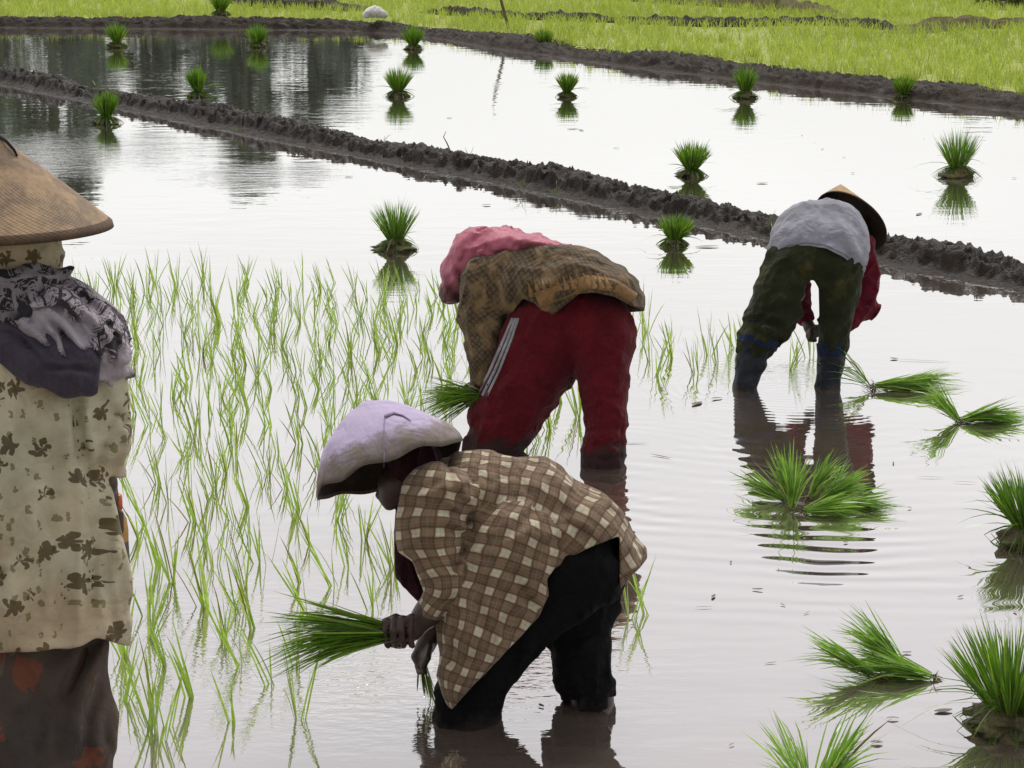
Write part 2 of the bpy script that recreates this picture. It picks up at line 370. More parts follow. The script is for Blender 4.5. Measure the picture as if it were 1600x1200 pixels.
M['red'] = cloth('crimson_tracksuit', plainc((.130, .008, .014), (.105, .006, .012)), muddy=.10, mudc=(.028, .022, .020))
M['olive'] = cloth('olive_cotton', lambda nt, uv, pos: mix(nt, ramp(nt, nz(nt, 5, 4, pos, .6), [(.54, 0.), (.66, 1.)]), (.026, .030, .012), (.085, .075, .025)), muddy=.0)
M['grey'] = cloth('grey_jersey', plainc((.33, .33, .385), (.31, .31, .36)), muddy=.0)
M['crimson'] = cloth('crimson_sleeve', plainc((.17, .010, .025), (.11, .008, .018)), muddy=.0)
M['batik'] = cloth('brown_batik', c_batik, muddy=.0)
M['gold'] = cloth('gold_print', plainc((.34, .20, .085), (.24, .14, .06)), muddy=0.)
M['floral'] = cloth('floral_cotton', c_floral, muddy=.0)
M['skirt'] = cloth('batik_skirt', c_skirt, muddy=.05)
M['boot'] = cloth('boot_rubber', plainc((.018, .023, .034), (.032, .036, .044), 25), muddy=.02, rough=.6)
M['navy'] = cloth('navy_sock', plainc((.018, .03, .075)), muddy=.0)
M['sock'] = cloth('navy_cuff', plainc((.02, .035, .08)), muddy=.0)
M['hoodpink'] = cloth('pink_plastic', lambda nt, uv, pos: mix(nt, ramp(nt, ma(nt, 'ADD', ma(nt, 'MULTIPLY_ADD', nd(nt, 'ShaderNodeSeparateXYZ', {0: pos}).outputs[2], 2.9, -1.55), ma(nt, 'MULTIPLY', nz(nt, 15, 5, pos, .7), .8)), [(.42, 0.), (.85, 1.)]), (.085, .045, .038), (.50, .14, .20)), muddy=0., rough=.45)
M['lilac'] = cloth('lilac_cloth', plainc((.40, .31, .48), (.36, .28, .43)), muddy=0., fine=.5)
M['lace'] = cloth('lace_scarf', c_lace((.40, .355, .40), (.05, .04, .05), 34., .46), muddy=0.)
M['purple'] = cloth('purple_scarf', c_lace((.072, .058, .085), (.06, .05, .07), 30., .4), muddy=0.)
M['darkscarf'] = cloth('dark_scarf', c_lace((.03, .027, .033), (.25, .22, .24), 20., .5), muddy=0.)
M['stripe'] = cloth('pale_stripe', plainc((.42, .42, .46)), muddy=0.)
M['sack'] = cloth('white_sack', plainc((.88, .87, .84), (.84, .83, .8)), muddy=0.)
M['hem'] = cloth('hem_seam', plainc((.22, .22, .26)), muddy=0.)
def skin_mat():
    m, nt = newmat('wet_brown_skin'); pos = nd(nt, 'ShaderNodeNewGeometry').outputs[0]
    c = mix(nt, ramp(nt, nz(nt, 22, 4, pos, .6), [(.4, 0.), (.65, 1.)]), (.060, .030, .022), (.038, .024, .019))
    out(nt, prin(nt, c, .42, bump(nt, nz(nt, 160, 3, pos), .3, .003), **{'Subsurface Weight': .05, 'Subsurface Radius': (.01, .004, .002)})); return m
M['skin'] = skin_mat()
def hat_mat(name, base, dark, under=False, cloudy=None):
    m, nt = newmat(name); uv = nd(nt, 'ShaderNodeUVMap').outputs[0]; s = nd(nt, 'ShaderNodeSeparateXYZ', {0: uv}); pos = nd(nt, 'ShaderNodeNewGeometry').outputs[0]
    tw = ma(nt, 'SINE', ma(nt, 'ADD', ma(nt, 'MULTIPLY', s.outputs[0], 2*math.pi*90), ma(nt, 'MULTIPLY', s.outputs[1], 60)))
    tv = ma(nt, 'SINE', ma(nt, 'SUBTRACT', ma(nt, 'MULTIPLY', s.outputs[1], 2*math.pi*34), ma(nt, 'MULTIPLY', s.outputs[0], 12.566)))
    wv = ma(nt, 'MULTIPLY', tw, tv); st = nz(nt, 11, 5, pos, .65); st2 = nz(nt, 90, 3, pos)
    c = mix(nt, ramp(nt, st, [(.42, 0.), (.56, .95)]), base, dark); c = mix(nt, 1., c, ramp(nt, st2, [(.3, .82), (.7, 1.12)]), 'MULTIPLY')
    c = mix(nt, ma(nt, 'MULTIPLY_ADD', wv, .17, .17), c, tuple(x*.45 for x in base))
    b = bump(nt, wv, .35, .0012); b = bump(nt, st, .3, .004, b); out(nt, prin(nt, c, .7, b, **{'Specular IOR Level': .25})); return m
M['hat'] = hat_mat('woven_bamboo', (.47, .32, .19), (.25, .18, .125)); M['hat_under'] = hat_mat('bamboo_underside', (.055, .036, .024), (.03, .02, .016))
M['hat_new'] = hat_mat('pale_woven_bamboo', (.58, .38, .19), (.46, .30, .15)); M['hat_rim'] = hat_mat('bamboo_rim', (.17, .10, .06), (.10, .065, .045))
def lilac_hat():
    m, nt = newmat('muddy_lilac_cloth'); uv = nd(nt, 'ShaderNodeUVMap').outputs[0]; s = nd(nt, 'ShaderNodeSeparateXYZ', {0: uv}); pos = nd(nt, 'ShaderNodeNewGeometry').outputs[0]
    n = nz(nt, 26, 6, pos, .7); f = ramp(nt, ma(nt, 'MULTIPLY_ADD', n, .42, ma(nt, 'SUBTRACT', s.outputs[1], .25)), [(.77, 0.), (.85, .7), (.96, 1.)])
    c = mix(nt, f, (.55, .46, .64), mix(nt, nz(nt, 40, 3, pos), (.27, .225, .18), (.15, .12, .10)))
    b = bump(nt, ma(nt, 'ABSOLUTE', ma(nt, 'SUBTRACT', nz(nt, 9, 3, pos, .5, dist=.4), .5)), .45, .05); out(nt, prin(nt, c, .85, b, **{'Sheen Weight': .1, 'Specular IOR Level': .15})); return m
M['lilachat'] = lilac_hat()
M['floralhead'] = cloth('floral_headcloth', lambda nt, uv, pos: c_floral(nt, nd(nt, 'ShaderNodeMapping', {0: uv, 'Scale': (1.5, 1.5, 1)}).outputs[0], pos), muddy=0.)
def leaf_mat(name, stops, trans=.45, rough=.45):
    m, nt = newmat(name); a = nd(nt, 'ShaderNodeAttribute', attribute_name='tint').outputs['Fac']; c = ramp(nt, a, stops)
    c = mix(nt, 1., c, ramp(nt, nz(nt, 45, 2, nd(nt, 'ShaderNodeNewGeometry').outputs[0]), [(.3, .8), (.7, 1.15)]), 'MULTIPLY')
    d = nd(nt, 'ShaderNodeBsdfDiffuse', {0: c}); t = nd(nt, 'ShaderNodeBsdfTranslucent', {0: mix(nt, 1., c, (1.05, 1.15, .7), 'MULTIPLY')})
    x = nd(nt, 'ShaderNodeMixShader', {0: trans, 1: d, 2: t}); g = nd(nt, 'ShaderNodeBsdfGlossy', {0: (.35, .38, .33), 'Roughness': rough})
    fr = ma(nt, 'MULTIPLY', nd(nt, 'ShaderNodeFresnel', {0: 1.35}).outputs[0], .5); out(nt, nd(nt, 'ShaderNodeMixShader', {0: fr, 1: x, 2: g})); return m
M['seedling'] = leaf_mat('rice_leaf', [(0, (.16, .10, .04)), (.06, (.26, .22, .08)), (.12, (.22, .36, .05)), (.6, (.36, .50, .10)), (1, (.50, .62, .20))], .6)
M['bundle'] = leaf_mat('bundled_rice_leaf', [(0, (.14, .10, .05)), (.08, (.16, .15, .05)), (.12, (.07, .16, .015)), (.6, (.17, .33, .03)), (1, (.42, .55, .09))], .42)
M['field'] = leaf_mat('field_rice_leaf', [(0, (.15, .13, .05)), (.1, (.38, .44, .09)), (.6, (.50, .57, .13)), (1, (.58, .64, .18))])
M['lying'] = leaf_mat('fresh_rice_leaf', [(0, (.16, .10, .04)), (.08, (.20, .20, .06)), (.12, (.15, .32, .04)), (.6, (.33, .52, .11)), (1, (.50, .66, .20))], .55)
M['tree'] = leaf_mat('hazy_tree_leaf', [(0, (.15, .19, .205)), (.6, (.20, .245, .26)), (1, (.25, .29, .30))], .2)  # distance haze painted into the leaf colours: paler and bluer than real foliage
M['weed'] = leaf_mat('weed_leaf', [(0, (.14, .10, .05)), (.4, (.10, .13, .03)), (1, (.16, .26, .05))])
def mud(name, a, b, rough=(.25, .6), sc=1., bst=.8):
    m, nt = newmat(name); pos = nd(nt, 'ShaderNodeNewGeometry').outputs[0]
    n1 = nz(nt, 5*sc, 6, pos, .65); n2 = nz(nt, 38*sc, 5, pos, .65); v = nd(nt, 'ShaderNodeTexVoronoi', {'Vector': pos, 'Scale': 24*sc}).outputs[0]
    c = mix(nt, ramp(nt, n1, [(.35, 0.), (.65, 1.)]), a, b); c = mix(nt, 1., c, ramp(nt, n2, [(.3, .6), (.7, 1.35)]), 'MULTIPLY')
    r = ramp(nt, n1, [(.35, rough[0]), (.6, rough[1])]); bb = bump(nt, n2, bst, .02); bb = bump(nt, v, .35*bst, .015, bb)
    out(nt, prin(nt, c, r, bb, **{'Specular IOR Level': .22})); return m
M['mud'] = mud('wet_mud', (.020, .015, .012), (.055, .041, .031), (.3, .65), 1.4, 1.); M['mudfar'] = mud('bank_earth', (.028, .022, .017), (.070, .054, .040), (.6, .9))
M['straw'] = mud('dry_bank_top', (.13, .085, .05), (.16, .17, .05), (.8, .9), 1.2)
M['rootmud'] = mud('root_mud', (.085, .065, .042), (.22, .21, .085), (.3, .6), 2.)
M['bark'] = mud('bark', (.14, .15, .15), (.2, .2, .19), (.7, .9)); M['bamboo'] = mud('weathered_bamboo', (.22, .15, .08), (.14, .09, .05), (.5, .7))
M['fieldg'] = mud('field_soil', (.33, .38, .08), (.37, .41, .10), (.7, .9), .4, .3)
def simple(name, c, r=.5, **k):
    m, nt = newmat(name); pos = nd(nt, 'ShaderNodeNewGeometry').outputs[0]
    out(nt, prin(nt, mix(nt, nz(nt, 60, 3, pos), c, tuple(x*.7 for x in c)), r, bump(nt, nz(nt, 200, 2, pos), .1, .001), **k)); return m
M['orange'] = simple('orange_plastic', (.75, .16, .03), .35); M['amber'] = simple('amber_drink', (.55, .30, .08), .2); M['wrap'] = simple('bottle_wrap', (.09, .10, .13), .3)
M['deadleaf'] = simple('dead_leaf', (.10, .05, .045), .5); M['paleleaf'] = simple('pale_bit', (.35, .25, .18), .6)
def water_mat(rings):
    m, nt = newmat('paddy_water'); pos = nd(nt, 'ShaderNodeNewGeometry').outputs[0]; s = nd(nt, 'ShaderNodeSeparateXYZ', {0: pos})
    def ringh(cx, cy, lam, r0, r1, amp, sec=0):
        dx = ma(nt, 'SUBTRACT', s.outputs[0], cx); dy = ma(nt, 'SUBTRACT', s.outputs[1], cy); r = ma(nt, 'SQRT', ma(nt, 'ADD', ma(nt, 'MULTIPLY', dx, dx), ma(nt, 'MULTIPLY', dy, dy)))
        wob = ma(nt, 'MULTIPLY', nz(nt, 1.6, 2, pos), 1.7*lam)
        w = ma(nt, 'SINE', ma(nt, 'MULTIPLY', ma(nt, 'ADD', r, wob), 2*math.pi/lam))
        amp = ma(nt, 'MULTIPLY', ramp(nt, nz(nt, 2.3, 2, pos), [(.36, .25), (.6, 1.)]), amp)
        e = ma(nt, 'MULTIPLY', ma(nt, 'MULTIPLY', ma(nt, 'MAXIMUM', ma(nt, 'SUBTRACT', 1., ma(nt, 'MULTIPLY', ma(nt, 'ABSOLUTE', ma(nt, 'SUBTRACT', r, (r0+r1)/2)), 2/(r1-r0))), 0.), amp), ramp(nt, nz(nt, .9, 2, pos), [(.38, .15), (.62, 1.)]))
        if sec: e = ma(nt, 'MULTIPLY', e, ma(nt, 'MINIMUM', ma(nt, 'MAXIMUM', ma(nt, 'MULTIPLY_ADD', ma(nt, 'DIVIDE', ma(nt, 'MULTIPLY', dy, -1.), r), 6., -4.6), .06), 1.))
        return ma(nt, 'MULTIPLY', w, e)
    def patch(cx, cy, R, scale, amp, ys=1.):
        dx = ma(nt, 'SUBTRACT', s.outputs[0], cx); dy = ma(nt, 'SUBTRACT', s.outputs[1], cy); r = ma(nt, 'SQRT', ma(nt, 'ADD', ma(nt, 'MULTIPLY', dx, dx), ma(nt, 'MULTIPLY', dy, dy)))
        e = ma(nt, 'MAXIMUM', ma(nt, 'SUBTRACT', 1., ma(nt, 'MULTIPLY', r, 1/R)), 0.); n = nz(nt, scale, 3, nd(nt, 'ShaderNodeMapping', {0: pos, 'Scale': (1, ys, 1)}).outputs[0], .55)
        return ma(nt, 'MULTIPLY', ma(nt, 'MULTIPLY', ma(nt, 'SUBTRACT', n, .5), e), amp)
    # height in metres
    g1 = ma(nt, 'MULTIPLY', ma(nt, 'SUBTRACT', nz(nt, 3.0, 2, nd(nt, 'ShaderNodeMapping', {0: pos, 'Scale': (.7, 1.6, 1)}).outputs[0], .5), .5), .0022)
    ca = ramp(nt, nz(nt, .35, 2, pos), [(.46, .08), (.66, .8)])
    g2 = ma(nt, 'MULTIPLY', ma(nt, 'MULTIPLY', ma(nt, 'SUBTRACT', nz(nt, 17.0, 2, nd(nt, 'ShaderNodeMapping', {0: pos, 'Scale': (.45, 1.3, 1)}).outputs[0], .5), .5), ca), .0011)
    h = ma(nt, 'ADD', g1, g2)
    for r in rings: h = ma(nt, 'ADD', h, (ringh if r[0] == 'r' else patch)(*r[1:]))
    b = nd(nt, 'ShaderNodeBump', {'Height': h, 'Strength': 1., 'Distance': 1.}).outputs[0]
    mudc = mix(nt, ramp(nt, nz(nt, 1.2, 4, pos, .6), [(.35, 0.), (.65, 1.)]), (.165, .125, .10), (.21, .165, .13))
    d = nd(nt, 'ShaderNodeBsdfDiffuse', {0: mudc, 'Normal': b}); g = nd(nt, 'ShaderNodeBsdfGlossy', {0: (1, 1, 1), 'Roughness': .018, 'Normal': b})
    fr = nd(nt, 'ShaderNodeFresnel', {0: 1.33, 'Normal': b}).outputs[0]
    f = ramp(nt, fr, [(0.02, .10), (.10, .66), (.22, .80), (.42, .90), (1., 1.)])
    out(nt, nd(nt, 'ShaderNodeMixShader', {0: f, 1: d, 2: g})); return m

# ------------------------------------------------------------------ setting: water, banks, fields
fB = at(1228, 606); fF = at(735, 1120); fH = at(655, 1060); fM = at(945, 722)
WATER = water_mat([('r', fB[0], fB[1], .115, .3, 3.3, .0016, 1), ('r', fB[0], fB[1], .045, .05, .7, .0006), ('r', fF[0]+.3, fF[1], .11, .2, 2.4, .0004, 1),
    ('r', fM[0], fM[1], .08, .1, .9, .0004), ('p', fH[0]-.15, fH[1], .60, 15, .0065, 2.2), ('p', at(780, 1060)[0], at(780, 1060)[1], .6, 9, .0035, 2.4), ('p', at(1240, 580)[0], at(1240, 580)[1], .5, 20, .005, 2.),
    ('p', at(40, 240)[0], at(40, 240)[1], 2.0, 10, .003, 2.6), ('p', at(400, 275)[0], at(400, 275)[1], 1.0, 5, .003, 4.), ('p', at(350, 1000)[0], at(350, 1000)[1], .9, 14, .0022, 1.8)])
def grid(name, x0, x1, y0, y1, z, mat, n=2):
    xs = np.linspace(x0, x1, n); ys = np.linspace(y0, y1, n); X, Y = np.meshgrid(xs, ys, indexing='ij'); V = np.stack([X, Y, X*0+z], -1).reshape(-1, 3)
    i = np.arange(n*n).reshape(n, n); Q = np.stack([i[:-1, :-1], i[1:, :-1], i[1:, 1:], i[:-1, 1:]], -1).reshape(-1, 4)
    return tag(mesh(name, V, Q, mat), kind='structure')
grid('ground', -400, 400, -60, 700, -.35, M['fieldg'])
grid('water', -16, 14, -6, 40, 0., WATER)
def resamp(line, step):
    L = np.concatenate([[0], np.cumsum(np.linalg.norm(np.diff(line, axis=0), axis=1))]); q = np.arange(0, L[-1], step)
    return np.stack([np.interp(q, L, line[:, i]) for i in range(line.shape[1])], 1)
def bank(name, px, hw, ht, step, prof, amp, mat, seed=0, z0=-.06, ncr=44, taper=0):
    g = np.array([at(u, v)[:2] for u, v in px]); g = resamp(g, .3)
    for _ in range(3): g[1:-1] = (g[:-2]+2*g[1:-1]+g[2:])/4
    g = resamp(g, step); tn = np.gradient(g, axis=0); tn /= np.linalg.norm(tn, axis=1)[:, None]; nr = np.stack([tn[:, 1], -tn[:, 0]], 1)   # towards the camera
    c = np.linspace(-1, 1, ncr); n = len(g); W = np.stack([g[:, 0], g[:, 1], g[:, 0]*0], 1)
    wob = 1+.14*noise(W*.9+seed); X = g[:, None, 0]+nr[:, None, 0]*c[None]*hw*wob[:, None]; Y = g[:, None, 1]+nr[:, None, 1]*c[None]*hw*wob[:, None]
    tp = np.clip(np.minimum(np.arange(n), np.arange(n)[::-1])*step/taper, 0, 1)[:, None]**.6 if taper else np.ones((n, 1))
    p = prof(c)[None]*ht*(1+.34*noise(W*1.1+seed+9)+.15*noise(W*3.1+seed))[:, None]*tp-(1-tp)*.04
    q = np.stack([X, Y, p], -1).reshape(-1, 3); sh = (n, ncr)
    q[:, 2] *= 1; al_ = np.repeat(.6+.5*noise(W*.8+seed*3.), ncr); r1 = al_*(1-np.abs(noise(q*[6, 9, 7]+seed)))**2; r2 = (1-np.abs(noise(q*[17, 17, 12]+seed+4.)))**1.5; r3 = noise(q*[40, 40, 30]+seed)
    up = np.clip(prof(c)*1.6, .25, 1)[None]*np.ones((n, 1)); d = amp*tp*(1.3*(r1-.45)+1.2*(r2-.5)+.6*r3).reshape(sh)*up*np.clip((1-np.abs(c))*5, 0, 1)[None]
    Z = p+d; Z[:, 0] = Z[:, -1] = z0; sx = amp*.7*noise(q*13+31).reshape(sh)*up; X = X+sx; Y = Y+amp*.7*noise(q*13+77).reshape(sh)*up
    V = np.stack([X, Y, Z], -1).reshape(-1, 3); i = np.arange(n*ncr).reshape(sh); Q = np.stack([i[:-1, :-1], i[:-1, 1:], i[1:, 1:], i[1:, :-1]], -1).reshape(-1, 4)
    if np.cross(V[Q[0, 1]]-V[Q[0, 0]], V[Q[0, 3]]-V[Q[0, 0]])[2] < 0: Q = Q[:, ::-1]
    return tag(mesh(name, V, Q, mat), kind='structure'), g, nr
def prof_near(c):    # far water edge | heaped mud | flat wet shelf on the camera side
    return np.interp(c, [-1, -.85, -.6, -.35, -.1, .12, .22, .45, .7, 1], [-.4, -.02, .50, .90, 1., .85, .30, .04, -.06, -.4])
NEARB = [(-700, 55), (-300, 92), (0, 125), (170, 160), (330, 190), (500, 226), (700, 264), (860, 294), (1000, 324), (1100, 345), (1200, 364), (1400, 406), (1600, 444), (1900, 505), (2400, 600)]
b_near, gN, nN = bank('mud_bank', NEARB, .40, .118, .016, prof_near, .040, M['mud'], 1, ncr=72)
def prof_far(c): return np.interp(c, [-1, -.7, -.2, .2, .5, .66, .85, 1], [.6, .85, 1., .95, .62, .12, -.02, -.3])
FARB = [(-900, 40), (-300, 42), (0, 41), (150, 42), (300, 43), (450, 45), (560, 45), (700, 57), (800, 73), (950, 94), (1150, 118), (1300, 137), (1450, 152), (1600, 168), (1900, 200), (2500, 262)]
b_far, gF, nF = bank('field_bank', FARB, .44, .115, .045, prof_far, .04, M['mudfar'], 3, ncr=44)
FZ = .075
def field_sheet():
    g = gF[::6]-nF[::6]*.12; n = len(g); V = [(*p, FZ) for p in g]
    for p in g: V.append((p[0]*1.0+(p[1]-2)*.0, 60., FZ))
    a, b = g[0], g[-1]; V += [(-400, 60, FZ), (400, 60, FZ), (-400, 600, FZ), (400, 600, FZ), (-400, a[1], FZ), (400, b[1], FZ)]
    Q = [(i, i+1, n+i+1, n+i) for i in range(n-1)]; k = 2*n
    Q += [(k+4, 0, n, k), (n-1, k+5, k+1, 2*n-1)]
    V = np.array(V, float); Q = np.array(Q)
    for j in range(len(Q)):
        if np.cross(V[Q[j, 1]]-V[Q[j, 0]], V[Q[j, 3]]-V[Q[j, 0]])[2] < 0: Q[j] = Q[j][::-1]
    Q = np.concatenate([Q, [[k, k+1, k+3, k+2]]]); return tag(mesh('field', V, Q, M['fieldg'], smooth=False), kind='structure')
field_sheet()
for px, hw, ht, sd_ in (([(880, -8), (970, 7), (1100, 14), (1200, 21), (1275, 29), (1330, 36)], .35, .17, 5), ([(1390, 62), (1480, 52), (1600, 50), (1800, 58), (2100, 80)], .36, .11, 8), ([(650, 26), (780, 36), (960, 42), (1100, 50), (1300, 46), (1450, 60)], .22, .10, 11), ([(-200, 4), (60, -4), (200, -6), (330, 2), (410, 18), (520, 22), (610, 27)], .3, .17, 13), ([(1350, -14), (1460, 0), (1600, 10), (1900, 30)], .4, .2, 17)):
    px2 = [(u, v) for u, v in px]
    o, _, _ = bank('field_bank', px2, hw, ht, .08, lambda c: np.interp(c, [-1, -.4, .4, 1], [0, 1, 1, 0]), .05, M['straw'] if sd_ in (5, 8) else M['mudfar'], sd_, z0=-.06, ncr=16, taper=1.2)
    o.location.z = FZ; tag(o, kind='structure')

# ------------------------------------------------------------------ leaves
def blades(base, dr, L, w, droop, tint, seg=4, rng=RNG, tip=.08, curl=None, fold=.0):
    n = len(base); dr = dr/np.linalg.norm(dr, axis=1)[:, None]; rv = rng.normal(size=(n, 3)); sv = np.cross(dr, rv); sv /= np.linalg.norm(sv, axis=1)[:, None]
    sgn = rng.normal(size=(n, 3))*[1, 1, .2]; V = []
    hd = dr*[1, 1, 0]; hd = hd/(np.linalg.norm(hd, axis=1)[:, None]+.2)
    for i in range(seg+1):
        q = i/seg; p = base+dr*(L*q)[:, None]; p = p+(hd*.6-np.array([0, 0, 1.]))*(droop*L*q**2.4)[:, None]+sgn*(L*.035*q*q)[:, None]
        ww = w*(math.sin(math.pi*(.22+.72*q))**.8 if q < 1 else tip)
        V.append(p-sv*ww[:, None]/2); V.append(p+sv*ww[:, None]/2)
    V = np.stack(V, 1).reshape(-1, 3); m = 2*(seg+1); b = (np.arange(n)*m)[:, None]
    Q = np.concatenate([b+np.array([[2*i, 2*i+1, 2*i+3, 2*i+2]]) for i in range(seg)]); return V, Q, np.repeat(tint, m)
def join(parts):
    V, Q, T, o = [], [], [], 0
    for v, q, t in parts: V.append(v); Q.append(q+o); T.append(t); o += len(v)
    return np.concatenate(V), np.concatenate(Q), np.concatenate(T)
def seedling_mesh(name, mat, rng, nb, H, spread, lean, w=.0056, zb=-.03):
    n = nb; base = np.zeros((n, 3)); base[:, :2] = rng.normal(size=(n, 2))*.007; base[:, 2] = zb
    dr = np.zeros((n, 3)); dr[:, :2] = rng.normal(size=(n, 2))*spread+lean; dr[:, 2] = 1
    L = (H-zb)*rng.uniform(.6, 1.1, n); t = np.clip(rng.normal(.55, .22, n), .12, 1); t[rng.random(n) < .06] = .04
    V, Q, T = blades(base, dr, L, w*rng.uniform(.65, 1.2, n), rng.uniform(0, .35, n)**2*1.5, t, 5, rng)
    me = mesh(name, V, Q, mat, attr=T); d = me.data; bpy.data.objects.remove(me); return d
variants = [seedling_mesh('rice_seedling', M['seedling'], np.random.default_rng(100+i), int(5+i % 6), .195, .10+.035*(i % 3), np.array([[-.12, -.02], [-.3, 0], [.05, .1], [-.2, -.1], [.16, 0], [-.08, .05]][i % 6])) for i in range(18)]
# where the planted rice stands (water-line points in the photo), in rows on the ground
POLY_MAIN = [(95, 446), (400, 436), (640, 446), (735, 470), (742, 575), (700, 640), (668, 672), (560, 690), (520, 720), (575, 800), (640, 880), (690, 985), (520, 985), (480, 1060), (490, 1140), (440, 1160), (330, 1130), (215, 1165), (180, 1060), (205, 900), (185, 740), (190, 640), (150, 520)]
POLY_R = [(745, 575), (985, 470), (1012, 470), (1030, 595), (960, 600)]
def inpoly(u, v, poly): return sdpoly(np.array([u], float), np.array([v], float), poly)[0] < 0
spots = []; rr = random.Random(3)
row = 0; y = 4.9
while y < 11.8:
    x = -3.2
    while x < 1.2:
        wx, wy = x+rr.uniform(-.055, .055)+.06*(row % 2), y+rr.uniform(-.055, .055); u, v, t = UV(np.array([[wx, wy, 0.]])); u, v = float(u[0]), float(v[0])
        if inpoly(u, v, POLY_MAIN): spots.append((u, v))
        x += .175
    y += .215; row += 1
spots += [(250, 1158), (240, 1140), (1018, 565), (1012, 520), (1005, 500), (1052, 560), (1050, 538), (1088, 582), (1108, 556), (1122, 566), (1140, 562), (1150, 545), (1232, 578), (1243, 560), (1268, 560), (1024, 586), (1170, 555),
          (845, 690), (862, 672), (905, 640), (880, 628), (1012, 962), (820, 690), (985, 966), (905, 655), (700, 655), (985, 520)]
LEANS = ['left-leaning', 'far-leaning', 'upright', 'left-leaning', 'right-leaning', 'upright']
def zone(u, v):
    if u > 1150 and v < 700: return 'behind the navy sock cuffs'
    if u > 1080 and v < 700: return 'just left of the olive trousers'
    if u > 975 and v < 700: return 'just right of the crimson trousers'
    if u > 940: return 'behind the black trouser leg'
    if u > 760: return 'between the crimson trouser legs'
    if v > 1050: return 'in the nearest planted row, beside the dark skirt'
    if v > 900: return 'beside the hem of the floral dress' if u < 330 else 'below the bunch held by the plaid worker'
    c = 'beside the floral dress' if u < 300 else ('in open rows' if u < 470 else None)
    if v > 700: return (c or 'under the lilac brim')+', level with the plaid shoulder'
    if v > 640: return (c or 'just above the lilac hat')+', level with the crimson knees'
    if v > 560: return (c or 'left of the striped trousers')+', level with the shawl tip'
    if v > 490: return ('by the shawl' if u < 330 else 'in open rows' if u < 560 else 'beside the batik sleeve')+', in the middle far rows'
    return ('right of the woven conical hat' if u < 300 else 'in open rows' if u < 520 else 'near the dark spiky bundle' if u < 660 else 'beside the pink hood')+', in the farthest rows'
for i, (u, v) in enumerate(spots):
    p = at(u, v); k = rr.randrange(18); o = bpy.data.objects.new('rice_seedling', variants[k]); COL.objects.link(o); o.location = p
    o.rotation_euler = (0, 0, rr.uniform(-.5, .5)); sc = rr.uniform(.82, 1.15)*(1.1 if v > 850 else 1.); o.scale = (sc, sc, sc*rr.uniform(.85, 1.1))
    nb = int(5+k % 6); tag(o, ('Sparse' if nb < 7 else 'Bushy' if nb > 8 else 'Medium').lower()+' '+LEANS[k % 6]+' seedling '+zone(u, v), 'seedling', 'young rice seedlings planted in the flooded plot')

# green rice beyond the far bank: uncountable
def far_rice():
    r = np.random.default_rng(21); n = 30000; X = r.uniform(-14, 15, n); Y = 17+33*r.random(n)**1.25; Y = np.round(Y/.19)*.19+r.normal(0, .03, n)
    u, v, t = UV(np.stack([X, Y, X*0+FZ], 1)); gy = np.interp(X, gF[:, 0], gF[:, 1]) if gF[0, 0] < gF[-1, 0] else np.interp(X, gF[::-1, 0], gF[::-1, 1])
    k = (Y > gy+.2) & (u > -60) & (u < 1660) & (v > -45)
    clear = noise(np.stack([X*.35, Y*.35, X*0], 1)) > -.75; k &= clear; X, Y = X[k], Y[k]; n = len(X); m = 7
    b = np.repeat(np.stack([X, Y, X*0+FZ-.01], 1), m, 0)+r.normal(size=(n*m, 3))*[.03, .03, 0]; d = r.normal(size=(n*m, 3))*.28; d[:, 2] = 1
    T = np.clip(np.repeat(.55+.25*noise(np.stack([X*.5, Y*.5, X*0+3], 1)), m)+r.normal(0, .15, n*m), .1, 1)
    V, Q, T = blades(b, d, r.uniform(.12, .23, n*m), r.uniform(.008, .013, n*m), r.uniform(0, .3, n*m), T, 2, r)
    return tag(mesh('rice_field', V, Q, M['field'], attr=T), 'dense bright yellow-green young rice covering the field beyond the far bank', 'rice', kind='stuff')
far_rice()

